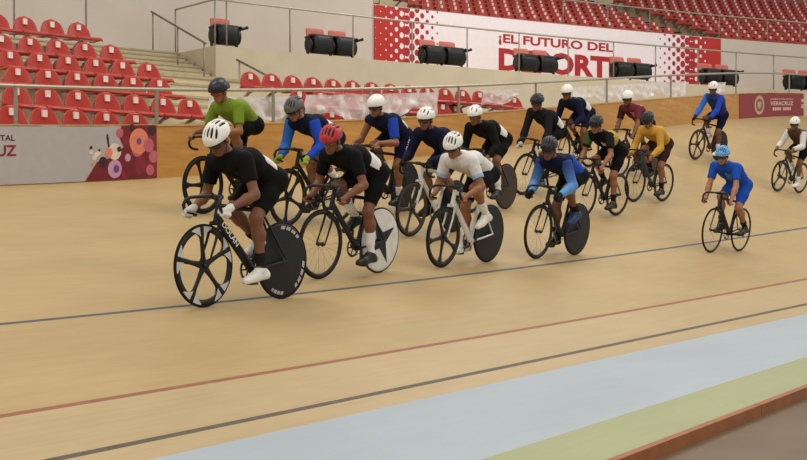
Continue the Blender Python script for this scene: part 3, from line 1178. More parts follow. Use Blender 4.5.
RIDERS = {
    'lead': ('leading cyclist in black short-sleeved kit and white vented helmet, gripping the drops', dict(torso=18.0, neck=49.0, sway=0.0, pitch=42, yaw=8, hands='drops', skin=skin_b, helmet=H(hel_white, 5, gw=1.3), glasses=True, jersey=black, sleeve=0.62, shorts_m=black, sock=sock_black, shoe=shoe_white, glove=glove_white, panels=[num_l], res=0.006, elbow=0.45)),
    'green': ('cyclist in lime green jersey and smooth black helmet, highest behind the leader', dict(torso=24.0, neck=49.0, sway=0.06, pitch=22, yaw=4, hands='bend', skin=skin_a, helmet=H(hel_black, 0, True), glasses=True, lens=mat('lens_orange', (150, 52, 38), 0.15), jersey=green, sleeve=0.7, shorts_m=black, sock=sock_black, shoe=shoe_black, panels=[num_r])),
    'blue_grey': ('cyclist with grey vented helmet, bright blue sleeves and navy torso', dict(torso=20.0, neck=37.0, sway=-0.06, pitch=32, yaw=4, hands='drops', barz=0.0, skin=skin_a, helmet=H(hel_grey, 6, gw=1.2), glasses=True, jersey=navy, sleeve=2, sleeve_m={'L': royal, 'R': sky}, shorts_m=navy, sock=sock_white, shoe=shoe_black, glove=glove_lime, panels=[num_l])),
    'red_helmet': ('cyclist in red helmet, black short-sleeved jersey and white socks', dict(torso=18.0, neck=37.0, sway=-0.04, pitch=26, yaw=12, hands='drops', skin=skin_b, helmet=H(hel_red, 5, gw=1.3, band=None), jersey=black, sleeve=0.66, shorts_m=black, sock=sock_white, sock_h=0.5, shoe=shoe_black, panels=[num_l], res=0.0065)),
    'navy_aero': ('navy-kitted cyclist with blue shoulder, lettered shorts and smooth white helmet', dict(torso=22.0, neck=49.0, sway=0.02, pitch=16, yaw=6, hands='bend', barz=0.0, skin=skin_a, helmet=H(hel_white, 0, True, visor=True), glasses=True, jersey=navy, sleeve={'L': 0.8, 'R': 0.1}, sleeve_m={'L': royal, 'R': navy}, shorts_m=navy, sock=sock_white, shoe=shoe_black, thigh_text='VERACRUZ', panels=[num_l])),
    'navy_long': ('navy long-sleeved cyclist in white helmet with black vents on a white bicycle', dict(torso=26.0, neck=49.0, sway=-0.02, pitch=14, yaw=8, hands='bend', skin=skin_b, helmet=H(hel_white, 4, gw=1.1), glasses=True, jersey=navy, sleeve=2, shorts_m=navy, sock=sock_black, shoe=shoe_black, glove=glove_black)),
    'white_jersey': ('cyclist in white jersey with pale blue cuffs and white helmet with dark stripes', dict(torso=16.0, neck=43.0, sway=-0.04, pitch=32, yaw=10, hands='drops', skin=skin_a, helmet=H(hel_white, 5, gw=1.3, vent_m=mat('helmet_liner_green', (40, 58, 54), 0.7)), glasses=True, jersey=white, sleeve=0.66, cuff=pale, shorts_m=black, sock=sock_white, sock_h=0.45, shoe=shoe_white, res=0.0065, panels=[('logo', black, (0.40, 0.16, -0.02), (0.03, 0.03, 0.03))])),
    'black_long': ('cyclist all in black with white helmet and white socks, behind the white-jerseyed one', dict(torso=20.0, neck=43.0, sway=-0.06, pitch=18, yaw=6, hands='drops', skin=skin_b, helmet=H(hel_white, 3, gw=1.1), jersey=black, sleeve=2, shorts_m=black, sock=sock_white, sock_h=0.5, shoe=shoe_black, panels=[num_l], res=0.008)),
    'dark_helmet': ('cyclist with dark vented helmet, dark long sleeves and white gloves', dict(torso=32.0, neck=43.0, sway=-0.08, pitch=16, yaw=8, hands='drops', skin=skin_b, helmet=H(hel_black, 5), glasses=True, jersey=coal, sleeve=2, shorts_m=black, sock=sock_black, shoe=shoe_sky, glove=glove_white, panels=[num_l], res=0.008)),
    'white_aero': ('navy cyclist with smooth white helmet, higher on the track than the white-gloved one', dict(torso=20.0, neck=49.0, sway=-0.04, pitch=14, yaw=6, hands='drops', skin=skin_b, helmet=H(hel_white, 0, True), glasses=True, jersey=navy, sleeve=2, shorts_m=navy, sock=sock_black, shoe=shoe_black, panels=[num_l], res=0.009)),
    'blue_fade': ('cyclist in black helmet with sleeves fading from royal to pale blue', dict(torso=18.0, neck=43.0, sway=-0.04, pitch=22, yaw=10, hands='drops', skin=skin_b, helmet=H(hel_black, 5), glasses=True, jersey=navy, sleeve=2, sleeve_m=fade_blue, shorts_m=black, sock=sock_black, shoe={'L': shoe_blue, 'R': shoe_black}, glove=glove_black, panels=[('side_panel', bluekit, (0.2, 0.12, 0.05), (0.2, 0.06, 0.12)), ('pocket', orange, (0.05, 0.13, 0.02), (0.05, 0.05, 0.06))], res=0.007)),
    'black_gold': ('cyclist in black jersey with gold shoulder and green sleeve band, black helmet', dict(torso=26.0, neck=43.0, sway=-0.04, pitch=18, yaw=12, hands='drops', skin=skin_a, helmet=H(hel_black, 5), glasses=True, jersey=black, sleeve=0.66, sleeve_m={'L': coal, 'R': olive}, cuff=black, shorts_m=black, sock=sock_black, shoe=shoe_black, panels=[('shoulder_panel', gold, (0.40, 0.11, 0.05), (0.12, 0.10, 0.12)), ('chest_panel', white, (0.38, 0.02, -0.11), (0.05, 0.05, 0.06))], res=0.008)),
    'maroon': ('cyclist in maroon and pink jersey with smooth white helmet and dark visor', dict(torso=32.0, neck=49.0, sway=-0.08, pitch=16, yaw=8, hands='drops', skin=skin_b, helmet=H(hel_white, 0, True), glasses=True, jersey=maroon, sleeve=0.7, sleeve_m={'L': maroon, 'R': brown}, shorts_m=black, sock=sock_black, shoe=shoe_black, panels=[('chest_panel', pink, (0.38, 0.02, -0.06), (0.13, 0.07, 0.2))], res=0.009)),
    'mustard': ('cyclist in long-sleeved mustard jersey, dark brown shorts and dark helmet', dict(torso=24.0, neck=49.0, sway=0.0, pitch=34, yaw=8, hands='drops', skin=skin_a, helmet=H(hel_black, 5), glasses=True, jersey=yellow, sleeve=2, shorts_m=brown, sock=sock_black, shoe=shoe_black, res=0.008)),
    'back_blue': ('cyclist in bright blue sleeves and white helmet, highest on the banking', dict(torso=46.0, neck=55.0, sway=-0.02, pitch=20, yaw=6, hands='bend', skin=skin_b, helmet=H(hel_white, 3), glasses=True, jersey=mat('cloth_deep_blue', (26, 46, 112), 0.8), sleeve=2, sleeve_m={'L': royal, 'R': sky}, shorts_m=navy, sock=sock_white, sock_h=0.4, shoe=shoe_white, glove=glove_black, res=0.009)),
    'cobalt': ('cyclist all in cobalt blue with light blue helmet, riding on the thin blue line', dict(torso=30.0, neck=43.0, sway=-0.06, pitch=20, yaw=12, hands='drops', skin=skin_c, helmet=H(hel_blue, 6, gw=1.3, vent_m=mat('helmet_liner_navy', (26, 48, 84), 0.7)), glasses=True, jersey=bluekit, sleeve=0.66, shorts_m=bluekit, sock=sock_black, shoe=shoe_black, panels=[('chest_panel', mat('cloth_steel_blue', (72, 116, 178), 0.8), (0.36, 0.0, -0.12), (0.10, 0.07, 0.07))], res=0.007)),
    'edge_white': ('last cyclist, with white sleeves, brown jersey front and white helmet, on a three-spoke wheel', dict(torso=32.0, neck=49.0, sway=0.02, pitch=16, yaw=6, hands='bend', skin=skin_b, helmet=H(hel_white, 3), glasses=True, jersey=mat('cloth_umber', (74, 50, 36), 0.8), sleeve=2, sleeve_m=white, shorts_m=black, sock=sock_white, shoe=shoe_white, res=0.009)),
}

for key, place in RID.items():
    Mx = bike_matrix(*place['at'])
    bl, spec = BIKES[key]
    rl, R = RIDERS[key]
    R = dict(R)
    R['crank'] = spec['crank']
    BAR0 = np.array([0.888, 0, 0.895 + R.get('barz', 0.0)])
    make_bike(bl, Mx, spec)
    make_rider(rl, Mx, R)
# ---------------------------------------------------------------- track, infield, balustrade
def plank_mat(name, c, c2, along_scale=0.5, across=60.0, rough=0.45, big=0.16, spec=0.3):
    """boards laid along local x: fine streaks, darker joints and large worn areas"""
    m = bpy.data.materials.new(name)
    m.use_nodes = True
    nt = m.node_tree
    b = nt.nodes['Principled BSDF']
    b.inputs['Roughness'].default_value = rough
    b.inputs['Specular IOR Level'].default_value = spec
    tc = nt.nodes.new('ShaderNodeTexCoord')

    def noise(scale, det=4.0):
        mp = nt.nodes.new('ShaderNodeMapping')
        mp.inputs['Scale'].default_value = scale
        nt.links.new(tc.outputs['Object'], mp.inputs['Vector'])
        n = nt.nodes.new('ShaderNodeTexNoise')
        n.inputs['Scale'].default_value = 1.0
        n.inputs['Detail'].default_value = det
        nt.links.new(mp.outputs['Vector'], n.inputs['Vector'])
        return n.outputs['Fac']
    f1 = noise((along_scale, across, across))
    f2 = noise((0.45, 1.1, 1.1), 3.0)
    f3 = noise((2.5, 9.0, 9.0), 3.0)
    a = nt.nodes.new('ShaderNodeMath')
    a.operation = 'MULTIPLY_ADD'
    nt.links.new(f1, a.inputs[0])
    a.inputs[1].default_value = 0.55
    a2 = nt.nodes.new('ShaderNodeMath')
    a2.operation = 'MULTIPLY'
    nt.links.new(f3, a2.inputs[0])
    a2.inputs[1].default_value = 0.45
    nt.links.new(a2.outputs[0], a.inputs[2])
    rp = nt.nodes.new('ShaderNodeValToRGB')
    rp.color_ramp.elements[0].position = 0.32
    rp.color_ramp.elements[1].position = 0.68
    rp.color_ramp.elements[0].color = rgb(*c2)
    rp.color_ramp.elements[1].color = rgb(*c)
    nt.links.new(a.outputs[0], rp.inputs['Fac'])
    mx = nt.nodes.new('ShaderNodeMix')
    mx.data_type = 'RGBA'
    mx.blend_type = 'MULTIPLY'
    r2 = nt.nodes.new('ShaderNodeValToRGB')
    r2.color_ramp.elements[0].position = 0.38
    r2.color_ramp.elements[1].position = 0.62
    r2.color_ramp.elements[0].color = (1 - big, 1 - big * 1.05, 1 - big * 1.1, 1)
    r2.color_ramp.elements[1].color = (1, 1, 1, 1)
    nt.links.new(f2, r2.inputs['Fac'])
    mx.inputs[0].default_value = 1.0
    nt.links.new(rp.outputs['Color'], mx.inputs[6])
    nt.links.new(r2.outputs['Color'], mx.inputs[7])
    nt.links.new(mx.outputs[2], b.inputs['Base Color'])
    return m


M_wood = plank_mat('track_wood', (184, 158, 112), (172, 147, 101), big=0.09)
M_apron = plank_mat('track_wood_pale', (184, 162, 123), (175, 151, 111), big=0.05)
M_blue = plank_mat('paint_pale_blue', (168, 179, 187), (163, 174, 183), 0.6, 30, 0.5, 0.06)
M_green = plank_mat('paint_pale_green', (160, 165, 126), (154, 159, 118), 0.6, 30, 0.5, 0.08)
M_lblk = mat('line_dark_grey', (86, 76, 60), 0.6, var=0.15)
M_lred = mat('line_red', (140, 88, 60), 0.6, var=0.12)
M_lblu = mat('line_blue', (72, 76, 82), 0.6, var=0.15)
M_ply = plank_mat('balustrade_ply', (208, 156, 84), (182, 126, 56), 0.8, 16, 0.45, 0.12)
M_floor = mat('infield_floor', (104, 87, 64), 0.35, var=0.2, scale=2.0)
M_kerb = mat('kerb_brown', (150, 92, 52), 0.55, var=0.15)

TM = frame_matrix((TN[0] * D0, TN[1] * D0, 0), (TS[0], TS[1], 0), (TN[0], TN[1], 0), (0, 0, 1))
SS = np.arange(-12, 48.01, 0.5)


def strip(b, n0, n1, mi, dz=0.0):
    V = []
    for s in SS:
        for n in (n0, n1):
            V.append((s, n, (bank(s) * n if n > 0 else 0.0) + dz))
    F = [(2 * i, 2 * i + 2, 2 * i + 3, 2 * i + 1) for i in range(len(SS) - 1)]
    b.add(V, F, mi)


b = MB()
cuts = [(0, 0.2, 1), (0.2, 0.25, 2), (0.25, 0.85, 1), (0.85, 0.9, 3), (0.9, 2.447, 0), (2.447, 2.497, 4), (2.497, 4.0, 0), (4.0, 5.6, 0), (5.6, NW + 0.02, 0)]
for n0, n1, mi in cuts:
    strip(b, n0, n1, mi)
o = b.build('floor_track', [M_wood, M_apron, M_lblk, M_lred, M_lblu], None, True)
o.matrix_world = TM
tag(o, kind='structure')
b = MB()
strip(b, -1.386, 0, 0)
strip(b, -1.914, -1.386, 1)
o = b.build('floor_apron', [M_blue, M_green])
o.matrix_world = TM
tag(o, kind='structure')
b = MB()
for s0 in np.arange(-12, 48, 4):
    b.box((s0, -1.965, -0.085), (s0 + 3.99, -1.914, 0.002))
o = b.build('trim_1', M_kerb)
o.matrix_world = TM
tag(o, kind='structure')
b = MB()
b.box((-30, -14, -0.25), (60, -1.93, -0.075))
o = b.build('floor', M_floor)
o.matrix_world = TM
tag(o, kind='structure')


# balustrade
def wall_strip(b, s0, s1, n, z0, z1, mi=0, th=0.05, step=0.5):
    ss = list(np.arange(s0, s1, step)) + [s1]
    V = []
    for s in ss:
        zb = bank(s) * NW
        V += [(s, n, zb + z0), (s, n, zb + z1), (s, n + th, zb + z1), (s, n + th, zb + z0)]
    F = []
    for i in range(len(ss) - 1):
        a, c = 4 * i, 4 * i + 4
        for k in range(4):
            F.append((a + k, a + (k + 1) % 4, c + (k + 1) % 4, c + k))
    F.append((0, 3, 2, 1))
    e = 4 * (len(ss) - 1)
    F.append((e, e + 1, e + 2, e + 3))
    b.add(V, F, mi)


b = MB()
wall_strip(b, -4, 44, NW, -0.02, WALL_H)
o = b.build('wall_balustrade', M_ply)
o.matrix_world = TM
tag(o, kind='structure')
b = MB()
wall_strip(b, -4, 44, NW - 0.012, WALL_H, WALL_H + 0.025, 0, 0.075)
o = b.build('trim_2', mat('cap_wood', (196, 160, 108), 0.5))
o.matrix_world = TM
tag(o, kind='structure')


def ra(s):
    return 0.47 + 0.13 * min(max((s - 9) / 29.0, 0), 1)


def rail_pt(s, n, h):
    return (s, n, bank(s) * NW + WALL_H + h)


M_rail = mat('rail_steel', (176, 168, 148), 0.35, metal=0.6, var=0.06)
M_post = mat('post_steel', (150, 144, 128), 0.4, metal=0.5, var=0.06)
rail = thing('guard_rail', 'long pale steel hand rail on posts along the top of the plywood balustrade', 'railing', TM)
b = MB()
b.tube([rail_pt(s, NW + 0.03, ra(s)) for s in np.arange(-3, 43.5, 0.5)], 0.025, 10)
b.build('top_rail', M_rail, rail, True)
for s in (2.6, 4.85, 7.1, 9.33, 11.56, 13.89, 16.3, 18.98, 21.86, 25.1, 28.7, 33.25, 37.9):
    b = MB()
    p, q = rail_pt(s, NW + 0.03, 0.02), rail_pt(s, NW + 0.03, ra(s))
    b.tube([p, q], 0.024, 10)
    b.box((p[0] - 0.05, p[1] - 0.03, p[2]), (p[0] + 0.05, p[1] + 0.03, p[2] + 0.012))
    b.build('post', M_post, rail, False)


# banners hung on the balustrade
def bal_map(s, h, lift=0.0):
    """point on the front of the balustrade, h = 0..1 of its height, lift towards the track"""
    return (s, NW - 0.012 - lift, bank(s) * NW + 0.01 + h * (WALL_H + 0.005))


def bal_sheet(b, s0, s1, h0=0.0, h1=1.0, lift=0.0, mi=0, step=0.25):
    ss = list(np.arange(s0, s1, step)) + [s1]
    V = []
    for s in ss:
        V += [bal_map(s, h0, lift), bal_map(s, h1, lift), bal_map(s, h1, lift - 0.006), bal_map(s, h0, lift - 0.006)]
    F = []
    for i in range(len(ss) - 1):
        a, c = 4 * i, 4 * i + 4
        for k in range(4):
            F.append((a + k, c + k, c + (k + 1) % 4, a + (k + 1) % 4))
    F += [(0, 1, 2, 3), (4 * len(ss) - 1, 4 * len(ss) - 2, 4 * len(ss) - 3, 4 * len(ss) - 4)]
    b.add(V, F, mi)


def bal_shape(b, poly, lift, mi=0):
    """flat shape on the banner: poly of (s, h)"""
    b.add([bal_map(s, h, lift) for s, h in poly], [tuple(range(len(poly)))], mi)


def bal_disc(b, s, h, r, lift, mi=0, n=18, sx=1.0):
    bal_shape(b, [(s + sx * r * math.cos(2 * math.pi * k / n), h + r / WALL_H * math.sin(2 * math.pi * k / n)) for k in range(n)], lift, mi)


def bal_text(b, txt, s0, s1, h0, h1, lift, mi=0, bold=0.02):
    V, F = flat_text(txt, bold)
    b.add([bal_map(s0 + (s1 - s0) * v[0], h0 + (h1 - h0) * v[1], lift) for v in V], F, mi)


M_bwhite = mat('banner_white', (176, 170, 170), 0.55, var=0.03)
M_bmaroon = mat('banner_maroon', (140, 38, 46), 0.5, var=0.08)
M_ink = mat('ink_dark', (62, 28, 36), 0.6)
M_inkred = mat('ink_maroon', (134, 32, 48), 0.6)
M_coral = mat('ink_coral', (222, 128, 100), 0.6)
M_violet = mat('ink_violet', (112, 72, 130), 0.6)
M_rose = mat('ink_rose', (190, 96, 110), 0.6)
M_cream = mat('ink_cream', (226, 204, 184), 0.6)
M_lilac = mat('ink_lilac', (196, 150, 180), 0.6)
M_deep = mat('ink_deep_red', (116, 24, 34), 0.6)
ban = thing('banner', 'white banner with dark red lettering and colourful artwork at its end, below the seats', 'banner', TM)
b = MB()
bal_sheet(b, 5.0, 11.52)
b.build('sheet', M_bwhite, ban)
b = MB()
bal_text(b, 'TAL', 9.075, 9.285, 0.735, 0.835, 0.002, 0)
b.build('lettering', M_ink, ban)
b = MB()
bal_text(b, 'UZ', 9.03, 9.305, 0.475, 0.665, 0.002, 0, 0.03)
b.build('lettering', M_inkred, ban)
art = [M_deep, M_rose, M_coral, M_violet, M_cream, M_lilac, M_ink, M_inkred]
b = MB()
s0, s1 = 10.32, 11.52
W_ = s1 - s0
bal_shape(b, [(s0, 0.0), (s1, 0.0), (s1, 1.0), (s0 + .50 * W_, 1.0), (s0 + .45 * W_, 0.82), (s0 + 0.52 * W_, .6), (s0 + .38 * W_, .42), (s0 + .16 * W_, .34)], 0.002, 0)
bal_shape(b, [(s0 + .86 * W_, .0), (s1, .0), (s1, 1.0), (s0 + .9 * W_, 1.0)], 0.0025, 7)
for (u, h, r, mi, l) in [(.40, .52, .105, 4, .003), (.32, .50, .06, 2, .0034), (.46, .56, .035, 6, .0036), (.47, .86, .06, 1, .003), (.55, .72, .06, 7, .0032), (.74, .70, .165, 2, .0036), (.72, .55, .10, 1, .0034), (.74, .70, .042, 3, .0042), (.64, .95, .05, 6, .003), (.93, .90, .07, 6, .0034), (.88, .62, .09, 1, .0038), (.95, .4, .08, 1, .0035), (.58, .40, .05, 5, .004), (.40, .20, .115, 5, .0032), (.42, .2, .05, 3, .0038), (.24, .33, .07, 6, .0034), (.76, .25, .12, 7, .0034), (.62, .16, .09, 0, .0036), (.9, .15, .07, 1, .0036), (.54, .08, .06, 7, .0036), (.12, .42, .035, 4, .003), (.08, .52, .03, 4, .003), (.08, .6, .022, 6, .0034), (.19, .55, .018, 6, .0034), (.10, .30, .025, 2, .003), (.3, .82, .016, 6, .003)]:
    bal_disc(b, s0 + u * W_, h, r, l, mi)
bal_shape(b, [(s0 + .285 * W_, .8), (s0 + .315 * W_, .8), (s0 + .33 * W_, .6), (s0 + .31 * W_, .6)], .0031, 6)
bal_shape(b, [(s0 + .12 * W_, .5), (s0 + .2 * W_, .56), (s0 + .22 * W_, .5), (s0 + .15 * W_, .42)], .0031, 4)
b.build('artwork', art, ban)

red = thing('banner', 'maroon banner with pale oval crest and white lettering at the far end of the balustrade', 'banner', TM)
b = MB()
bal_sheet(b, 33.4, 43.5)
b.build('sheet', M_bmaroon, red)
M_gold = mat('ink_gold', (196, 160, 120), 0.5)
M_grey = mat('ink_grey', (120, 112, 96), 0.6)
M_pink = mat('ink_pale_pink', (224, 184, 176), 0.6)
b = MB()
n = 28
cs, chh = 35.05, 0.50
for k in range(n):
    a0, a1 = 2 * math.pi * k / n, 2 * math.pi * (k + 1) / n
    bal_shape(b, [(cs + r * 0.42 * math.cos(a), chh + r * 0.40 * math.sin(a)) for r, a in ((1.0, a0), (1.0, a1), (0.68, a1), (0.68, a0))], 0.003, 0)
bal_shape(b, [(cs + 0.24 * math.cos(2 * math.pi * k / n), chh + 0.24 * math.sin(2 * math.pi * k / n)) for k in range(n)], 0.003, 1)
bal_shape(b, [(cs - 0.16, chh + .13), (cs + .16, chh + .13), (cs + .13, chh - .06), (cs, chh - .17), (cs - .13, chh - .06)], 0.004, 0)
b.build('crest', [M_gold, M_grey], red)
b = MB()
bal_text(b, 'GOBIERNO DEL ESTADO', 36.0, 38.15, 0.705, 0.765, 0.003, 0, 0.03)
b.build('lettering', M_pink, red)
b = MB()
bal_text(b, 'VERACRUZ', 36.0, 38.15, 0.46, 0.64, 0.003, 0, 0.03)
b.build('lettering', M_pink, red)
b = MB()
for k in range(2):
    for j in range(4):
        bal_disc(b, 36.3 + k * 0.95 + j * 0.2, 0.31, 0.055, 0.003, 0, 12, 1.6)
b.build('lettering', M_pink, red)
b = MB()
for h0, h1 in ((.62, .76), (.46, .52), (.34, .44)):
    bal_shape(b, [(38.95, h0), (40.6, h0), (40.6, h1), (38.95, h1)], 0.003)
b.build('lettering', M_pink, red)

# ---------------------------------------------------------------- grandstand
M_conc = mat('concrete_beige', (200, 188, 160), 0.75, var=0.07, scale=3.0)
M_step = mat('concrete_pale', (206, 194, 164), 0.8, var=0.08, scale=4.0)
M_gwall = mat('painted_wall_grey', (208, 198, 186), 0.7, var=0.03, scale=1.5)
M_para = mat('parapet_beige', (200, 186, 158), 0.75, var=0.05, scale=2.0)


def arc_box(b, w0, w1, o0, o1, z0, z1, mi=0, step=0.6):
    ws = list(np.arange(w0, w1, step)) + [w1]
    V = []
    for w in ws:
        V += [st(w, o0, z0), st(w, o0, z1), st(w, o1, z1), st(w, o1, z0)]
    F = []
    for i in range(len(ws) - 1):
        a, c = 4 * i, 4 * i + 4
        for k in range(4):
            F.append((a + k, a + (k + 1) % 4, c + (k + 1) % 4, c + k))
    F.append((0, 3, 2, 1))
    e = 4 * (len(ws) - 1)
    F.append((e, e + 1, e + 2, e + 3))
    b.add(V, F, mi)


def w_limit(off, n_min=NW + 0.12, w_max=14.0):
    """how far along a row one can go before the track wall cuts it off"""
    w = -8.0
    while w < w_max and n_of(st(w + 0.1, off, 0)) > n_min:
        w += 0.1
    return w


def arc_clip(b, w0, w1, o0, *a):
    # rows stop where the track wall cuts across them
    w1 = min(w1, w_limit(o0, w_max=w1))
    if w1 > w0 + 0.15:
        arc_box(b, w0, w1, o0, *a)


ROW_OFF = [-2.25, -1.5, -0.75, 0.0, 0.75, 1.5]
TREAD = [1.82, 2.15, 2.50, 2.82, 3.15, 3.57]
b = MB()
for i, (of, z) in enumerate(zip(ROW_OFF, TREAD)):
    o0 = of - 0.47
    wl = w_limit(o0)
    back = of + 0.28 if i < 5 else 5.4
    # rows of the first block, the aisle and, for the lower four, the second block
    arc_clip(b, -8, min(2.35, wl), o0, back, z - 0.9, z)
    if i >= 4:
        arc_clip(b, 2.35, 7.4 if i == 5 else 7.4, o0, back, z - 1.2, z)
    elif wl > 2.4:
        arc_clip(b, 2.35, 3.75, o0, back, z - 0.9, z)
        if wl > 3.75:
            arc_clip(b, 3.75, wl, o0, back, z - 0.9, z)
    # half step in the aisle
    if True:
        arc_clip(b, 2.4, 3.7, o0 - 0.3, o0 + 0.02, z - 0.5, z - 0.17)
for k in range(10):
    o0 = 5.3 + 0.38 * k
    arc_clip(b, -8, 7.42, o0, 9.24, 2.8, 3.57 + 0.149 * (k + 1))
o = b.build('floor_terrace', M_step)
tag(o, kind='structure')
b = MB()
for of, z in zip(ROW_OFF, TREAD):
    arc_clip(b, 2.4, 3.7, of - 0.79, of - 0.76, z - 0.205, z - 0.168)
    arc_clip(b, 2.3, 3.7, of - 0.50, of - 0.465, z - 0.035, z + 0.002)
for k in range(10):
    arc_clip(b, 1.9, 7.42, 5.27 + 0.38 * k, 5.31 + 0.38 * k, 3.57 + 0.149 * (k + 1) - 0.035, 3.57 + 0.149 * (k + 1) + 0.002)
arc_clip(b, 1.9, 7.42, 1.0, 1.04, 3.53, 3.572)
o = b.build('trim_5', mat('nosing_shade', (176, 164, 134), 0.8))  # darker strips along step edges; their colour paints in the overhang's shadow line
tag(o, kind='structure')
b = MB()
arc_box(b, 7.47, 34, 7.03, 9.3, 2.2, 5.06)
o = b.build('floor_deck', M_para)
tag(o, kind='structure')
b = MB()
arc_box(b, -8, 12.9, 9.24, 9.5, 5.06, 9.5)
o = b.build('wall_upper', M_gwall)
tag(o, kind='structure')
# the grey wall lowers to the height of the banner where the upper stand begins
b = MB()
arc_box(b, 12.9, 34, 9.24, 9.5, 5.06, 6.89)
o = b.build('wall_stand', M_gwall)
tag(o, kind='structure')
b = MB()
for w in (3.98, 5.53):
    arc_box(b, w - 0.012, w + 0.012, 9.225, 9.245, 5.06, 9.5)
o = b.build('trim_3', mat('wall_seam', (120, 112, 104), 0.8))
tag(o, kind='structure')

# seats
M_seat = mat('seat_red', (172, 42, 26), 0.28, var=0.06, scale=5, spec=0.5)
M_label = mat('seat_label', (236, 228, 214), 0.6)
M_brk = mat('seat_bracket', (150, 138, 114), 0.6)


def seat_meshes():
    # back: domed shell, slightly hollow
    V, F = [], []
    nx, nz = 12, 9
    for side in (0, 1):
        for j in range(nz + 1):
            for i in range(nx + 1):
                u = -1 + 2 * i / nx
                t = j / nz
                wd = 0.207 * (1 - t ** 2.5) ** 0.5 if t < 1 else 0.0
                wd = max(wd, 0.012)
                x = u * wd
                z = 0.495 + 0.285 * t
                y = 0.04 * t - 0.022 * (x / 0.207) ** 2 + (0.022 if side else 0.0)
                V.append((x, y, z))
    m = (nx + 1) * (nz + 1)
    for j in range(nz):
        for i in range(nx):
            a = j * (nx + 1) + i
            F.append((a, a + 1, a + nx + 2, a + nx + 1))
            F.append((m + a, m + a + nx + 1, m + a + nx + 2, m + a + 1))
    for j in range(nz):
        for i in (0, nx):
            a = j * (nx + 1) + i
            F.append((a, a + nx + 1, m + a + nx + 1, m + a) if i == 0 else (a, m + a, m + a + nx + 1, a + nx + 1))
    for i in range(nx):
        for j in (0, nz):
            a = j * (nx + 1) + i
            F.append((a, m + a, m + a + 1, a + 1) if j == 0 else (a, a + 1, m + a + 1, m + a))
    back = mesh('backrest', V, F, M_seat, True)
    # pan with rolled front
    prof = [(y, z + 0.075) for y, z in [(0.03, 0.40), (0.03, 0.435), (-0.12, 0.418), (-0.28, 0.425), (-0.37, 0.43), (-0.405, 0.41), (-0.41, 0.375), (-0.395, 0.37), (-0.38, 0.395), (-0.28, 0.395), (-0.12, 0.385)]]
    pb = MB()
    n = len(prof)
    V = []
    xs = [-0.206, -0.195, -0.1, 0, 0.1, 0.195, 0.206]
    for x in xs:
        e = 0.018 if abs(x) > 0.2 else (-0.006 if abs(x) < 0.15 else 0)
        V += [(x, y, z - (e if abs(x) > .2 else -e)) for y, z in prof]
    F = []
    for i in range(len(xs) - 1):
        for k in range(n):
            F.append((i * n + k, (i + 1) * n + k, (i + 1) * n + (k + 1) % n, i * n + (k + 1) % n))
    F.append(tuple(range(n)))
    F.append(tuple((len(xs) - 1) * n + k for k in range(n - 1, -1, -1)))
    pb.add(V, F)
    pan = pb.mesh('seat_pan', M_seat, True)
    lb = MB()
    lb.box((-0.032, -0.010, 0.645), (0.032, 0.034, 0.735))
    lab = lb.mesh('number_label', M_label)
    k = MB()
    k.tube([(0, -0.12, 0.462), (0, 0.05, 0.43), (0, 0.29, 0.30)], [0.022, 0.026, 0.03], 8)
    k.box((-0.06, 0.19, 0.24), (0.06, 0.285, 0.36))
    br = k.mesh('bracket', M_brk)
    return back, pan, lab, br


SEAT = seat_meshes()


def place_seat(w, off, z, label, group):
    p = st(w, off, z)
    s = bpy.data.objects.new('stadium_seat', None)
    s.empty_display_size = 0.1
    COL.objects.link(s)
    s.location = p
    s.rotation_euler = (0, 0, st_yaw(w))
    tag(s, label, 'seat', group)
    for nm, me in zip(('backrest', 'seat_pan', 'number_label', 'bracket'), SEAT):
        link(nm, me, s)
    return s


ORD = ['first', 'second', 'third', 'fourth', 'fifth', 'sixth', 'seventh', 'eighth', 'ninth', 'tenth', 'eleventh', 'twelfth', 'thirteenth', 'fourteenth', 'fifteenth', 'sixteenth', 'seventeenth', 'eighteenth', 'nineteenth', 'twentieth', 'twenty-first', 'twenty-second', 'twenty-third', 'twenty-fourth', 'twenty-fifth', 'twenty-sixth', 'twenty-seventh', 'twenty-eighth', 'twenty-ninth', 'thirtieth', 'thirty-first', 'thirty-second', 'thirty-third', 'thirty-fourth', 'thirty-fifth']
ROWN = ['lowest', 'second lowest', 'third lowest', 'fourth lowest', 'fifth lowest', 'top']
PITCH_ = math.atan((230 - 212.53) / FOCAL)


def in_frame(p, m=10):
    zz = p[2] - CAM_Z
    yc = p[1] * math.cos(PITCH_) - zz * math.sin(PITCH_)
    up = zz * math.cos(PITCH_) + p[1] * math.sin(PITCH_)
    x, y = 403.5 + FOCAL * p[0] / yc, 230 - FOCAL * up / yc
    return -m < x < 807 + m and -m < y < 460 + m


ENDS = [1.92, 1.92, 1.87, 2.13, 1.90, 1.73]
for i, (of, z) in enumerate(zip(ROW_OFF, TREAD)):
    w = ENDS[i]
    k = 0
    while w > -2.2:
        if in_frame(st(w, of, z + 0.7), 14) and n_of(st(w, of - 0.45, 0)) > NW + 0.05:
            place_seat(w, of, z, 'red seat above the white banner, %s from the stairs in the %s row' % (ORD[k], ROWN[i]), 'seats above the white banner')
        w -= 0.455
        k += 1
for i in range(4):
    of, z = ROW_OFF[i], TREAD[i]
    w = [5.0, 4.75, 4.5, 4.04][i]
    k = 0
    while w < 12.5:
        push = 0.0
        while push < 0.5 and n_of(st(w, of + push - 0.42, 0)) < NW + 0.10:
            push += 0.05
        if push < 0.5 and in_frame(st(w, of, z + 0.7)):
            place_seat(w, of + push, z, 'red seat below the beige parapet, %s from the stairs in the %s row' % (ORD[k], ROWN[i]), 'seats below the beige parapet')
            k += 1
        w += 0.43

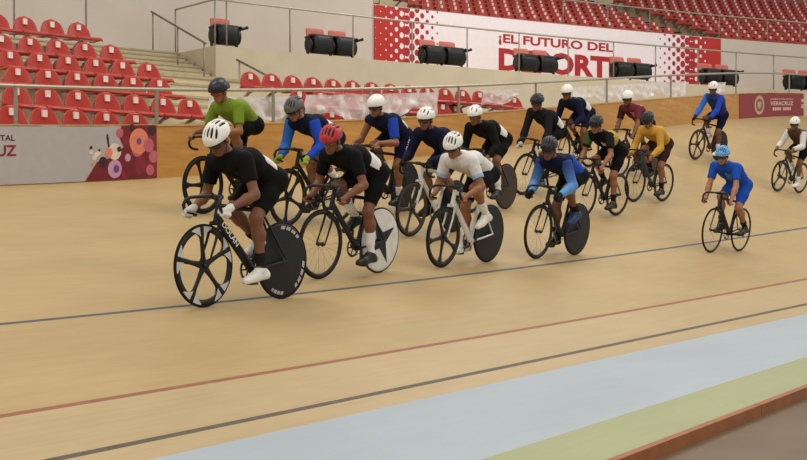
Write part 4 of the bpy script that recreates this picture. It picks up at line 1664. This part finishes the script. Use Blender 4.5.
# upper stand behind the banner
b = MB()
for i in range(14):
    arc_box(b, 8.0, 42.0, 9.5 + 0.75 * i, 9.5 + 0.75 * (i + 1) + 0.02, 5.5, 6.5 + 0.27 * i)
for i in range(14):
    for (a0, a1) in ((13.35, 14.75), (23.75, 25.15)):
        arc_box(b, a0, a1, 9.5 + 0.75 * i + 0.37, 9.5 + 0.75 * (i + 1) + 0.01, 5.5, 6.5 + 0.27 * i + 0.135)
o = b.build('floor_upper_terrace', M_step)
tag(o, kind='structure')
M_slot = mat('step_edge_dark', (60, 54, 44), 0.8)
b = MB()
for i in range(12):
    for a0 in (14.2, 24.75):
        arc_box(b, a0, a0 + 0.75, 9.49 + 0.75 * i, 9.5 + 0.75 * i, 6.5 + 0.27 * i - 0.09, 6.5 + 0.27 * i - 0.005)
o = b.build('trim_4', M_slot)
tag(o, kind='structure')
b = MB()
arc_box(b, 8.0, 44.0, 20.0, 20.3, 8.0, 16.0)
o = b.build('wall_back', mat('back_wall', (120, 110, 98), 0.8))
tag(o, kind='structure')
UPN = ['first', 'second', 'third', 'fourth', 'fifth', 'sixth', 'seventh', 'eighth', 'ninth', 'tenth', 'eleventh', 'twelfth', 'thirteenth']
for i in range(13):
    of = 10.05 + 0.75 * i
    z = 6.5 + 0.27 * i
    k = 0
    for (a0, a1, txt) in ((9.6, 13.1, 'past the red end of the big banner'), (15.05, 23.6, 'over the big slogan banner'), (25.4, 39.5, 'beyond the far aisle')):
        ws = np.arange(a0, a1, 0.432)
        k = 0
        for w in ws:
            if in_frame(st(w, of, z + 0.6), 4):
                place_seat(w, of, z, 'red upper-stand seat %s, %s in the %s row' % (txt, ORD[k], UPN[i]), 'red seats of the upper stand')
                k += 1


# rails of the deck and of the upper stand, stair rails
def arc_rail(name, label, w0, w1, off, zb, zt, posts, r=0.024, end=None):
    t = thing(name, label, 'railing')
    bb = MB()
    pts = [st(w, off, zt) for w in np.arange(w0, w1, 0.5)] + [st(w1, off, zt)]
    if end:
        pts = [st(w0, end, zt)] + pts
    bb.tube(pts, r, 10)
    bb.build('top_rail', M_rail, t, True)
    for w in posts:
        p = MB()
        p.tube([st(w, off, zb), st(w, off, zt)], r * 0.8, 8)
        p.build('post', M_post, t, True)
    if end:
        p = MB()
        p.tube([st(w0, end, zb), st(w0, end, zt)], r * 0.8, 8)
        p.build('post', M_post, t, True)
    return t


arc_rail('deck_railing', 'steel railing with upright posts along the deck of folded black chairs', 7.5, 31, 7.12, 5.06, 6.12, [7.5, 7.78, 9.37, 11.05, 12.71, 14.34, 15.95, 17.53, 19.05, 20.5, 22.0, 23.4, 24.8, 26.3, 27.8], end=9.0)
arc_rail('stand_railing', 'slim pale railing on top of the big banner wall before the upper seats', 10, 31, 9.44, 6.89, 7.66, [11.5, 13.2, 15.0, 15.9, 17.5, 19.05, 20.6, 22.1, 24.66, 25.4, 26.5, 27.78, 29.2], r=0.022)


def stair_rail(label, pts, posts):
    t = thing('stair_railing', label, 'railing')
    bb = MB()
    bb.tube(pts, 0.024, 10)
    bb.build('top_rail', mat('rail_dark', (120, 112, 100), 0.4, metal=0.5), t, True)
    for p0, p1 in posts:
        q = MB()
        q.tube([p0, p1], 0.019, 8)
        q.build('post', M_post, t, True)


def terrace_z(off):
    return 3.57 + 0.149 * (min(9, max(-1, math.floor((off - 5.3) / 0.38))) + 1)


o_a, o_b = 8.95, 6.4
za, zb = 6.0, 4.98
mid = lambda f: st(6.9, o_a + (o_b - o_a) * f, za + (zb - za) * f)
pp = []
for f in (0.03, 0.5, 0.97):
    q = mid(f)
    pp.append(((q[0], q[1], terrace_z(o_a + (o_b - o_a) * f)), tuple(q)))
stair_rail('sloping steel hand rail on the stairs beside the end of the parapet', [mid(0), mid(1)], pp)
o_c, o_d = 5.1, 3.75
mid2 = lambda f: st(6.9, o_c + (o_d - o_c) * f, 4.50 + (4.0 - 4.50) * f)
pp = []
for f in (0.08, 0.95):
    q = mid2(f)
    pp.append(((q[0], q[1], terrace_z(o_c + (o_d - o_c) * f)), tuple(q)))
stair_rail('short sloping hand rail ending behind the row of red seats', [mid2(0), mid2(1)], pp)

# slogan banner on the grey wall
BZ0, BZ1 = 5.08, 6.87


def ban_pt(w, h, lift=0.0):
    return st(w, 9.212 - lift, BZ0 + (BZ1 - BZ0) * h)


def ban_sheet(b, w0, w1, lift, mi=0):
    ws = list(np.arange(w0, w1, 0.4)) + [w1]
    V = []
    for w in ws:
        V += [ban_pt(w, 0, lift), ban_pt(w, 1, lift)]
    b.add(V, [(2 * i, 2 * i + 2, 2 * i + 3, 2 * i + 1) for i in range(len(ws) - 1)], mi)


def ban_disc(b, w, h, r, lift, mi=0, sy=1.25, n=14):
    pts = []
    for k in range(n):
        a = 2 * math.pi * k / n
        hh = min(1, max(0, h + r * sy / (BZ1 - BZ0) * math.sin(a)))
        pts.append(ban_pt(w + r * math.cos(a), hh, lift))
    b.add(pts, [tuple(range(n))], mi)


M_bw = mat('slogan_white', (246, 238, 242), 0.6, var=0.02)
M_br = mat('slogan_red', (190, 46, 40), 0.55, var=0.05)
M_bd = mat('slogan_crimson', (176, 40, 48), 0.55, var=0.05)
sl = thing('banner', 'long slogan banner with red dotted ends and red lettering behind the folded chairs', 'banner')
b = MB()
arc_box(b, 12.9, 24.55, 9.212, 9.225, BZ0, BZ1)
b.build('sheet', M_bw, sl)
for a0, a1 in ((12.9, 13.82), (23.5, 24.55)):
    b = MB()
    ban_sheet(b, a0, a1, 0.004)
    b.build('red_field', M_br, sl)
b = MB()
b2 = MB()
dz = 0.30
for c in range(14):
    for r in range(7):
        h = (r + (0.5 if c % 2 else 0.0)) * 0.165
        if h > 1.02:
            continue
        # near end: white dots growing in the red, red dots dying out in the white
        w = 12.95 + c * 0.155
        if w < 13.80:
            rr = 0.008 + 0.062 * max(0, (w - 12.95) / 0.85) ** 1.4
            ban_disc(b, w, h, rr, 0.006, n=20)
        else:
            rr = 0.105 * max(0, 1 - (w - 13.8) / 1.3)
            if rr > 0.02:
                ban_disc(b2, w, h, rr, 0.006, n=20)
        w = 24.45 - c * 0.165
        if w > 23.5:
            rr = 0.07 * max(0, (24.3 - w) / 0.85)
            if rr > 0.015:
                ban_disc(b, w, h, rr, 0.006)
        else:
            rr = 0.115 * max(0, 1 - (23.5 - w) / 1.5)
            if rr > 0.02:
                ban_disc(b2, w, h, rr, 0.006, n=20)
b.build('dot_pattern', M_bw, sl)
b2.build('dot_pattern', M_bd, sl)


def ban_text(txt, w0, w1, z0, z1, m, bold):
    V, F = flat_text(txt, bold)
    t = MB()
    t.add([st(w0 + (w1 - w0) * v[0], 9.207, z0 + (z1 - z0) * v[1]) for v in V], F)
    t.build('lettering', m, sl)


ban_text('\u00a1EL FUTURO DEL', 16.75, 20.62, 6.10, 6.43, M_bd, 0.03)
ban_text('DEPORTE', 16.75, 20.95, 5.36, 6.02, M_bd, 0.045)

# folded chairs on the deck
M_chair = mat('chair_black', (20, 20, 19), 0.35, var=0.1)
M_cback = mat('chair_back_coral', (206, 112, 100), 0.6, var=0.06)


def chair_meshes():
    out = {}
    # folded seat: barrel-shaped shell
    b = MB()
    prof = []
    for k in range(15):
        a = math.radians(-115 + 240 * k / 14)
        sg = lambda v: math.copysign(abs(v) ** 0.65, v)
        prof.append((-0.19 * sg(math.cos(a)) - 0.02, 0.36 + 0.24 * sg(math.sin(a))))
    V = []
    xs = [-0.30, -0.285, -0.15, 0, 0.15, 0.285, 0.30]
    n = len(prof)
    for x in xs:
        q = 0.9 if abs(x) > 0.29 else 1.0
        V += [(x * (0.84 + 0.15 * (z - 0.11) / 0.5), (y + 0.02) * q - 0.02, 0.36 + (z - 0.36) * q) for y, z in prof]
    F = []
    for i in range(len(xs) - 1):
        for k in range(n):
            F.append((i * n + k, i * n + (k + 1) % n, (i + 1) * n + (k + 1) % n, (i + 1) * n + k))
    F.append(tuple(range(n - 1, -1, -1)))
    F.append(tuple((len(xs) - 1) * n + k for k in range(n)))
    b.add(V, F)
    out['folded_seat'] = b.mesh('folded_seat', M_chair, True)
    # back with rounded upper corners
    b = MB()
    poly = [(-0.25, 0.2), (0.25, 0.2), (0.255, 0.70)] + [(0.195 + 0.06 * math.cos(a), 0.72 + 0.06 * math.sin(a)) for a in np.linspace(0, math.pi / 2, 5)] + [(-0.195 - 0.06 * math.sin(a), 0.72 + 0.06 * math.cos(a)) for a in np.linspace(0, math.pi / 2, 5)] + [(-0.255, 0.70)]
    b.prism(poly, 0.13, 0.17)
    b.V = [(x, y + 0.18 * (z - 0.2) + 0.05 * math.cos(x * 6), z) for x, y, z in b.V]
    out['backrest'] = b.mesh('backrest', M_cback)
    # end frame with arm and foot
    b = MB()
    b.V, b.F, b.M = [], [], []
    pl = [(0.15 * math.cos(a), 0.34 + 0.19 * math.sin(a)) for a in np.linspace(0, 2 * math.pi, 21)[:-1]]
    V = [(-0.03, y, z) for y, z in pl] + [(0.03, y, z) for y, z in pl]
    n = len(pl)
    b.add(V, [tuple(range(n - 1, -1, -1)), tuple(range(n, 2 * n))] + [(k, (k + 1) % n, n + (k + 1) % n, n + k) for k in range(n)])
    b.tube([(0, 0.05, 0.25), (0, 0.02, 0.0)], [0.045, 0.035], 8)
    b.box((-0.035, -0.14, 0.0), (0.035, 0.14, 0.035))
    b.tube([(0, 0.15, 0.52), (0, -0.16, 0.55), (0.0, -0.22, 0.53)], [0.03, 0.032, 0.02], 8)
    out['end_frame'] = b.mesh('end_frame', M_chair)
    b = MB()
    b.tube([(0, -0.05, 0.50), (0.16, -0.12, 0.55), (0.21, -0.13, 0.57)], [0.035, 0.032, 0.042], 8)
    out['arm'] = b.mesh('armrest', M_chair)
    return out


CH = chair_meshes()


def chair_pair(w, label, seats=2):
    t = thing('folding_chair_pair' if seats == 2 else 'folding_chair', label, 'chairs', None, 'folded black chairs on the deck')
    t.location = st(w, 7.7, 5.06)
    t.rotation_euler = (0, 0, st_yaw(w))
    half = 0.33 * seats
    for i in range(seats):
        x = -half + 0.33 + 0.66 * i
        for nm in ('folded_seat', 'backrest'):
            o = link(nm, CH[nm], t)
            o.location = (x, 0, 0.0)
    for i in range(seats + 1):
        o = link('end_frame', CH['end_frame'], t)
        o.location = (-half + 0.66 * i, 0, 0)
    o = link('armrest', CH['arm'], t)
    o.location = (half, 0, 0)


chair_pair(8.05, 'single folded black chair behind the corner of the deck railing', 1)
for w, tx in ((10.80, 'before the plain grey wall'), (13.98, 'at the near end of the slogan banner'), (16.9, 'covering letters of the slogan'), (20.1, 'at the end of the slogan lettering'), (23.25, 'at the far red end of the slogan'), (26.4, 'past the far end of the slogan banner')):
    chair_pair(w, 'pair of folded black chairs with coral backs, %s' % tx)

# plastic sheeting tied along the balustrade rail
pm = bpy.data.materials.new('clear_plastic')
pm.use_nodes = True
nt = pm.node_tree
pb = nt.nodes['Principled BSDF']
pb.inputs['Base Color'].default_value = (0.95, 0.92, 0.93, 1)
pb.inputs['Roughness'].default_value = 0.25
tr = nt.nodes.new('ShaderNodeBsdfTransparent')
mxs = nt.nodes.new('ShaderNodeMixShader')
tcn = nt.nodes.new('ShaderNodeTexCoord')
nz = nt.nodes.new('ShaderNodeTexNoise')
nz.inputs['Scale'].default_value = 2.2
nz.inputs['Detail'].default_value = 5
nz.inputs['Distortion'].default_value = 1.2
nt.links.new(tcn.outputs['Object'], nz.inputs['Vector'])
rp = nt.nodes.new('ShaderNodeValToRGB')
rp.color_ramp.elements[0].position = 0.42
rp.color_ramp.elements[1].position = 0.66
rp.color_ramp.elements[0].color = (0.5, 0.5, 0.5, 1)
rp.color_ramp.elements[1].color = (0.95, 0.95, 0.95, 1)
nt.links.new(nz.outputs['Fac'], rp.inputs['Fac'])
nt.links.new(rp.outputs['Color'], mxs.inputs[0])
nt.links.new(tr.outputs[0], mxs.inputs[1])
nt.links.new(pb.outputs[0], mxs.inputs[2])
nt.links.new(mxs.outputs[0], nt.nodes['Material Output'].inputs['Surface'])


def plastic(label, s0, s1, h0, h1, amp, seed):
    r = np.random.default_rng(seed)
    ph = r.uniform(0, 6.28, 8)
    ns, nh = int((s1 - s0) / 0.06), 10
    V = []
    for i in range(ns + 1):
        s = s0 + (s1 - s0) * i / ns
        droop = 0.06 * math.sin(s * 2.1 + ph[0]) + 0.05 * math.sin(s * 5.3 + ph[1])
        for j in range(nh + 1):
            t = j / nh
            lo = h0 + droop
            z = bank(s) * NW + WALL_H + lo + (h1 - lo) * t
            y = NW + 0.075 + amp * (0.6 + 0.4 * math.sin(9 * s + 4 * t + ph[2]) * math.sin(4.3 * s - 7 * t + ph[3]) + 0.25 * math.sin(17 * s + 9 * t + ph[4])) * (1.05 - t)
            V.append((s, y, z))
    F = []
    for i in range(ns):
        for j in range(nh):
            a = i * (nh + 1) + j
            F.append((a, a + nh + 1, a + nh + 2, a + 1))
    o = link('plastic_sheet', mesh('plastic_sheet', V, F, pm, True))
    o.matrix_world = TM
    tag(o, label, 'plastic sheet')
    return o


plastic('clear crumpled plastic sheet hung along the rail beside the green rider', 12.6, 14.6, 0.05, 0.40, 0.08, 1)
plastic('clear crumpled plastic sheet hung along the rail before the red seats', 14.7, 18.4, 0.05, 0.42, 0.08, 2)
plastic('small white plastic scrap tied on the rail above the dark-helmeted rider', 19.9, 21.3, 0.18, 0.42, 0.06, 3)
plastic('white crumpled plastic sheet on the rail near the maroon rider', 23.6, 29.8, 0.06, 0.40, 0.08, 4)
plastic('white plastic scrap on the rail behind the highest rider', 31.3, 32.6, 0.1, 0.34, 0.05, 5)
# ---------------------------------------------------------------- light and camera
def lamp(loc, size, power, col, rot=(0, 0, 0)):
    l = bpy.data.lights.new('hall_light', 'AREA')
    l.shape = 'RECTANGLE'
    l.size, l.size_y = size
    l.energy = power
    l.color = col
    o = bpy.data.objects.new('hall_light', l)
    COL.objects.link(o)
    o.location = loc
    o.rotation_euler = rot
    return o


warm = (1.0, 0.94, 0.84)
for (x, y) in ((-9, -2), (1, -1), (11, 2), (-7, 12), (4, 16), (15, 20), (20, 30), (6, 30)):
    lamp((x, y, 13.0), (8, 5), 600, warm)
w = bpy.data.worlds.new('hall')
bpy.context.scene.world = w
w.use_nodes = True
w.node_tree.nodes['Background'].inputs['Color'].default_value = (1.0, 0.98, 0.95, 1)
w.node_tree.nodes['Background'].inputs['Strength'].default_value = 0.57

cam = bpy.data.cameras.new('camera')
cam.sensor_width = 36.0
cam.lens = FOCAL / 807 * 36.0
cam.clip_end = 300
co = bpy.data.objects.new('camera', cam)
COL.objects.link(co)
co.location = (0, 0, CAM_Z)
co.rotation_euler = (math.pi / 2 - math.atan((230 - 212.53) / FOCAL), 0, 0)
sc = bpy.context.scene
sc.camera = co
sc.view_settings.view_transform = 'Standard'
sc.view_settings.look = 'None'
sc.view_settings.gamma = 1
sc.view_settings.use_curve_mapping = False
sc.view_settings.exposure = 0.0
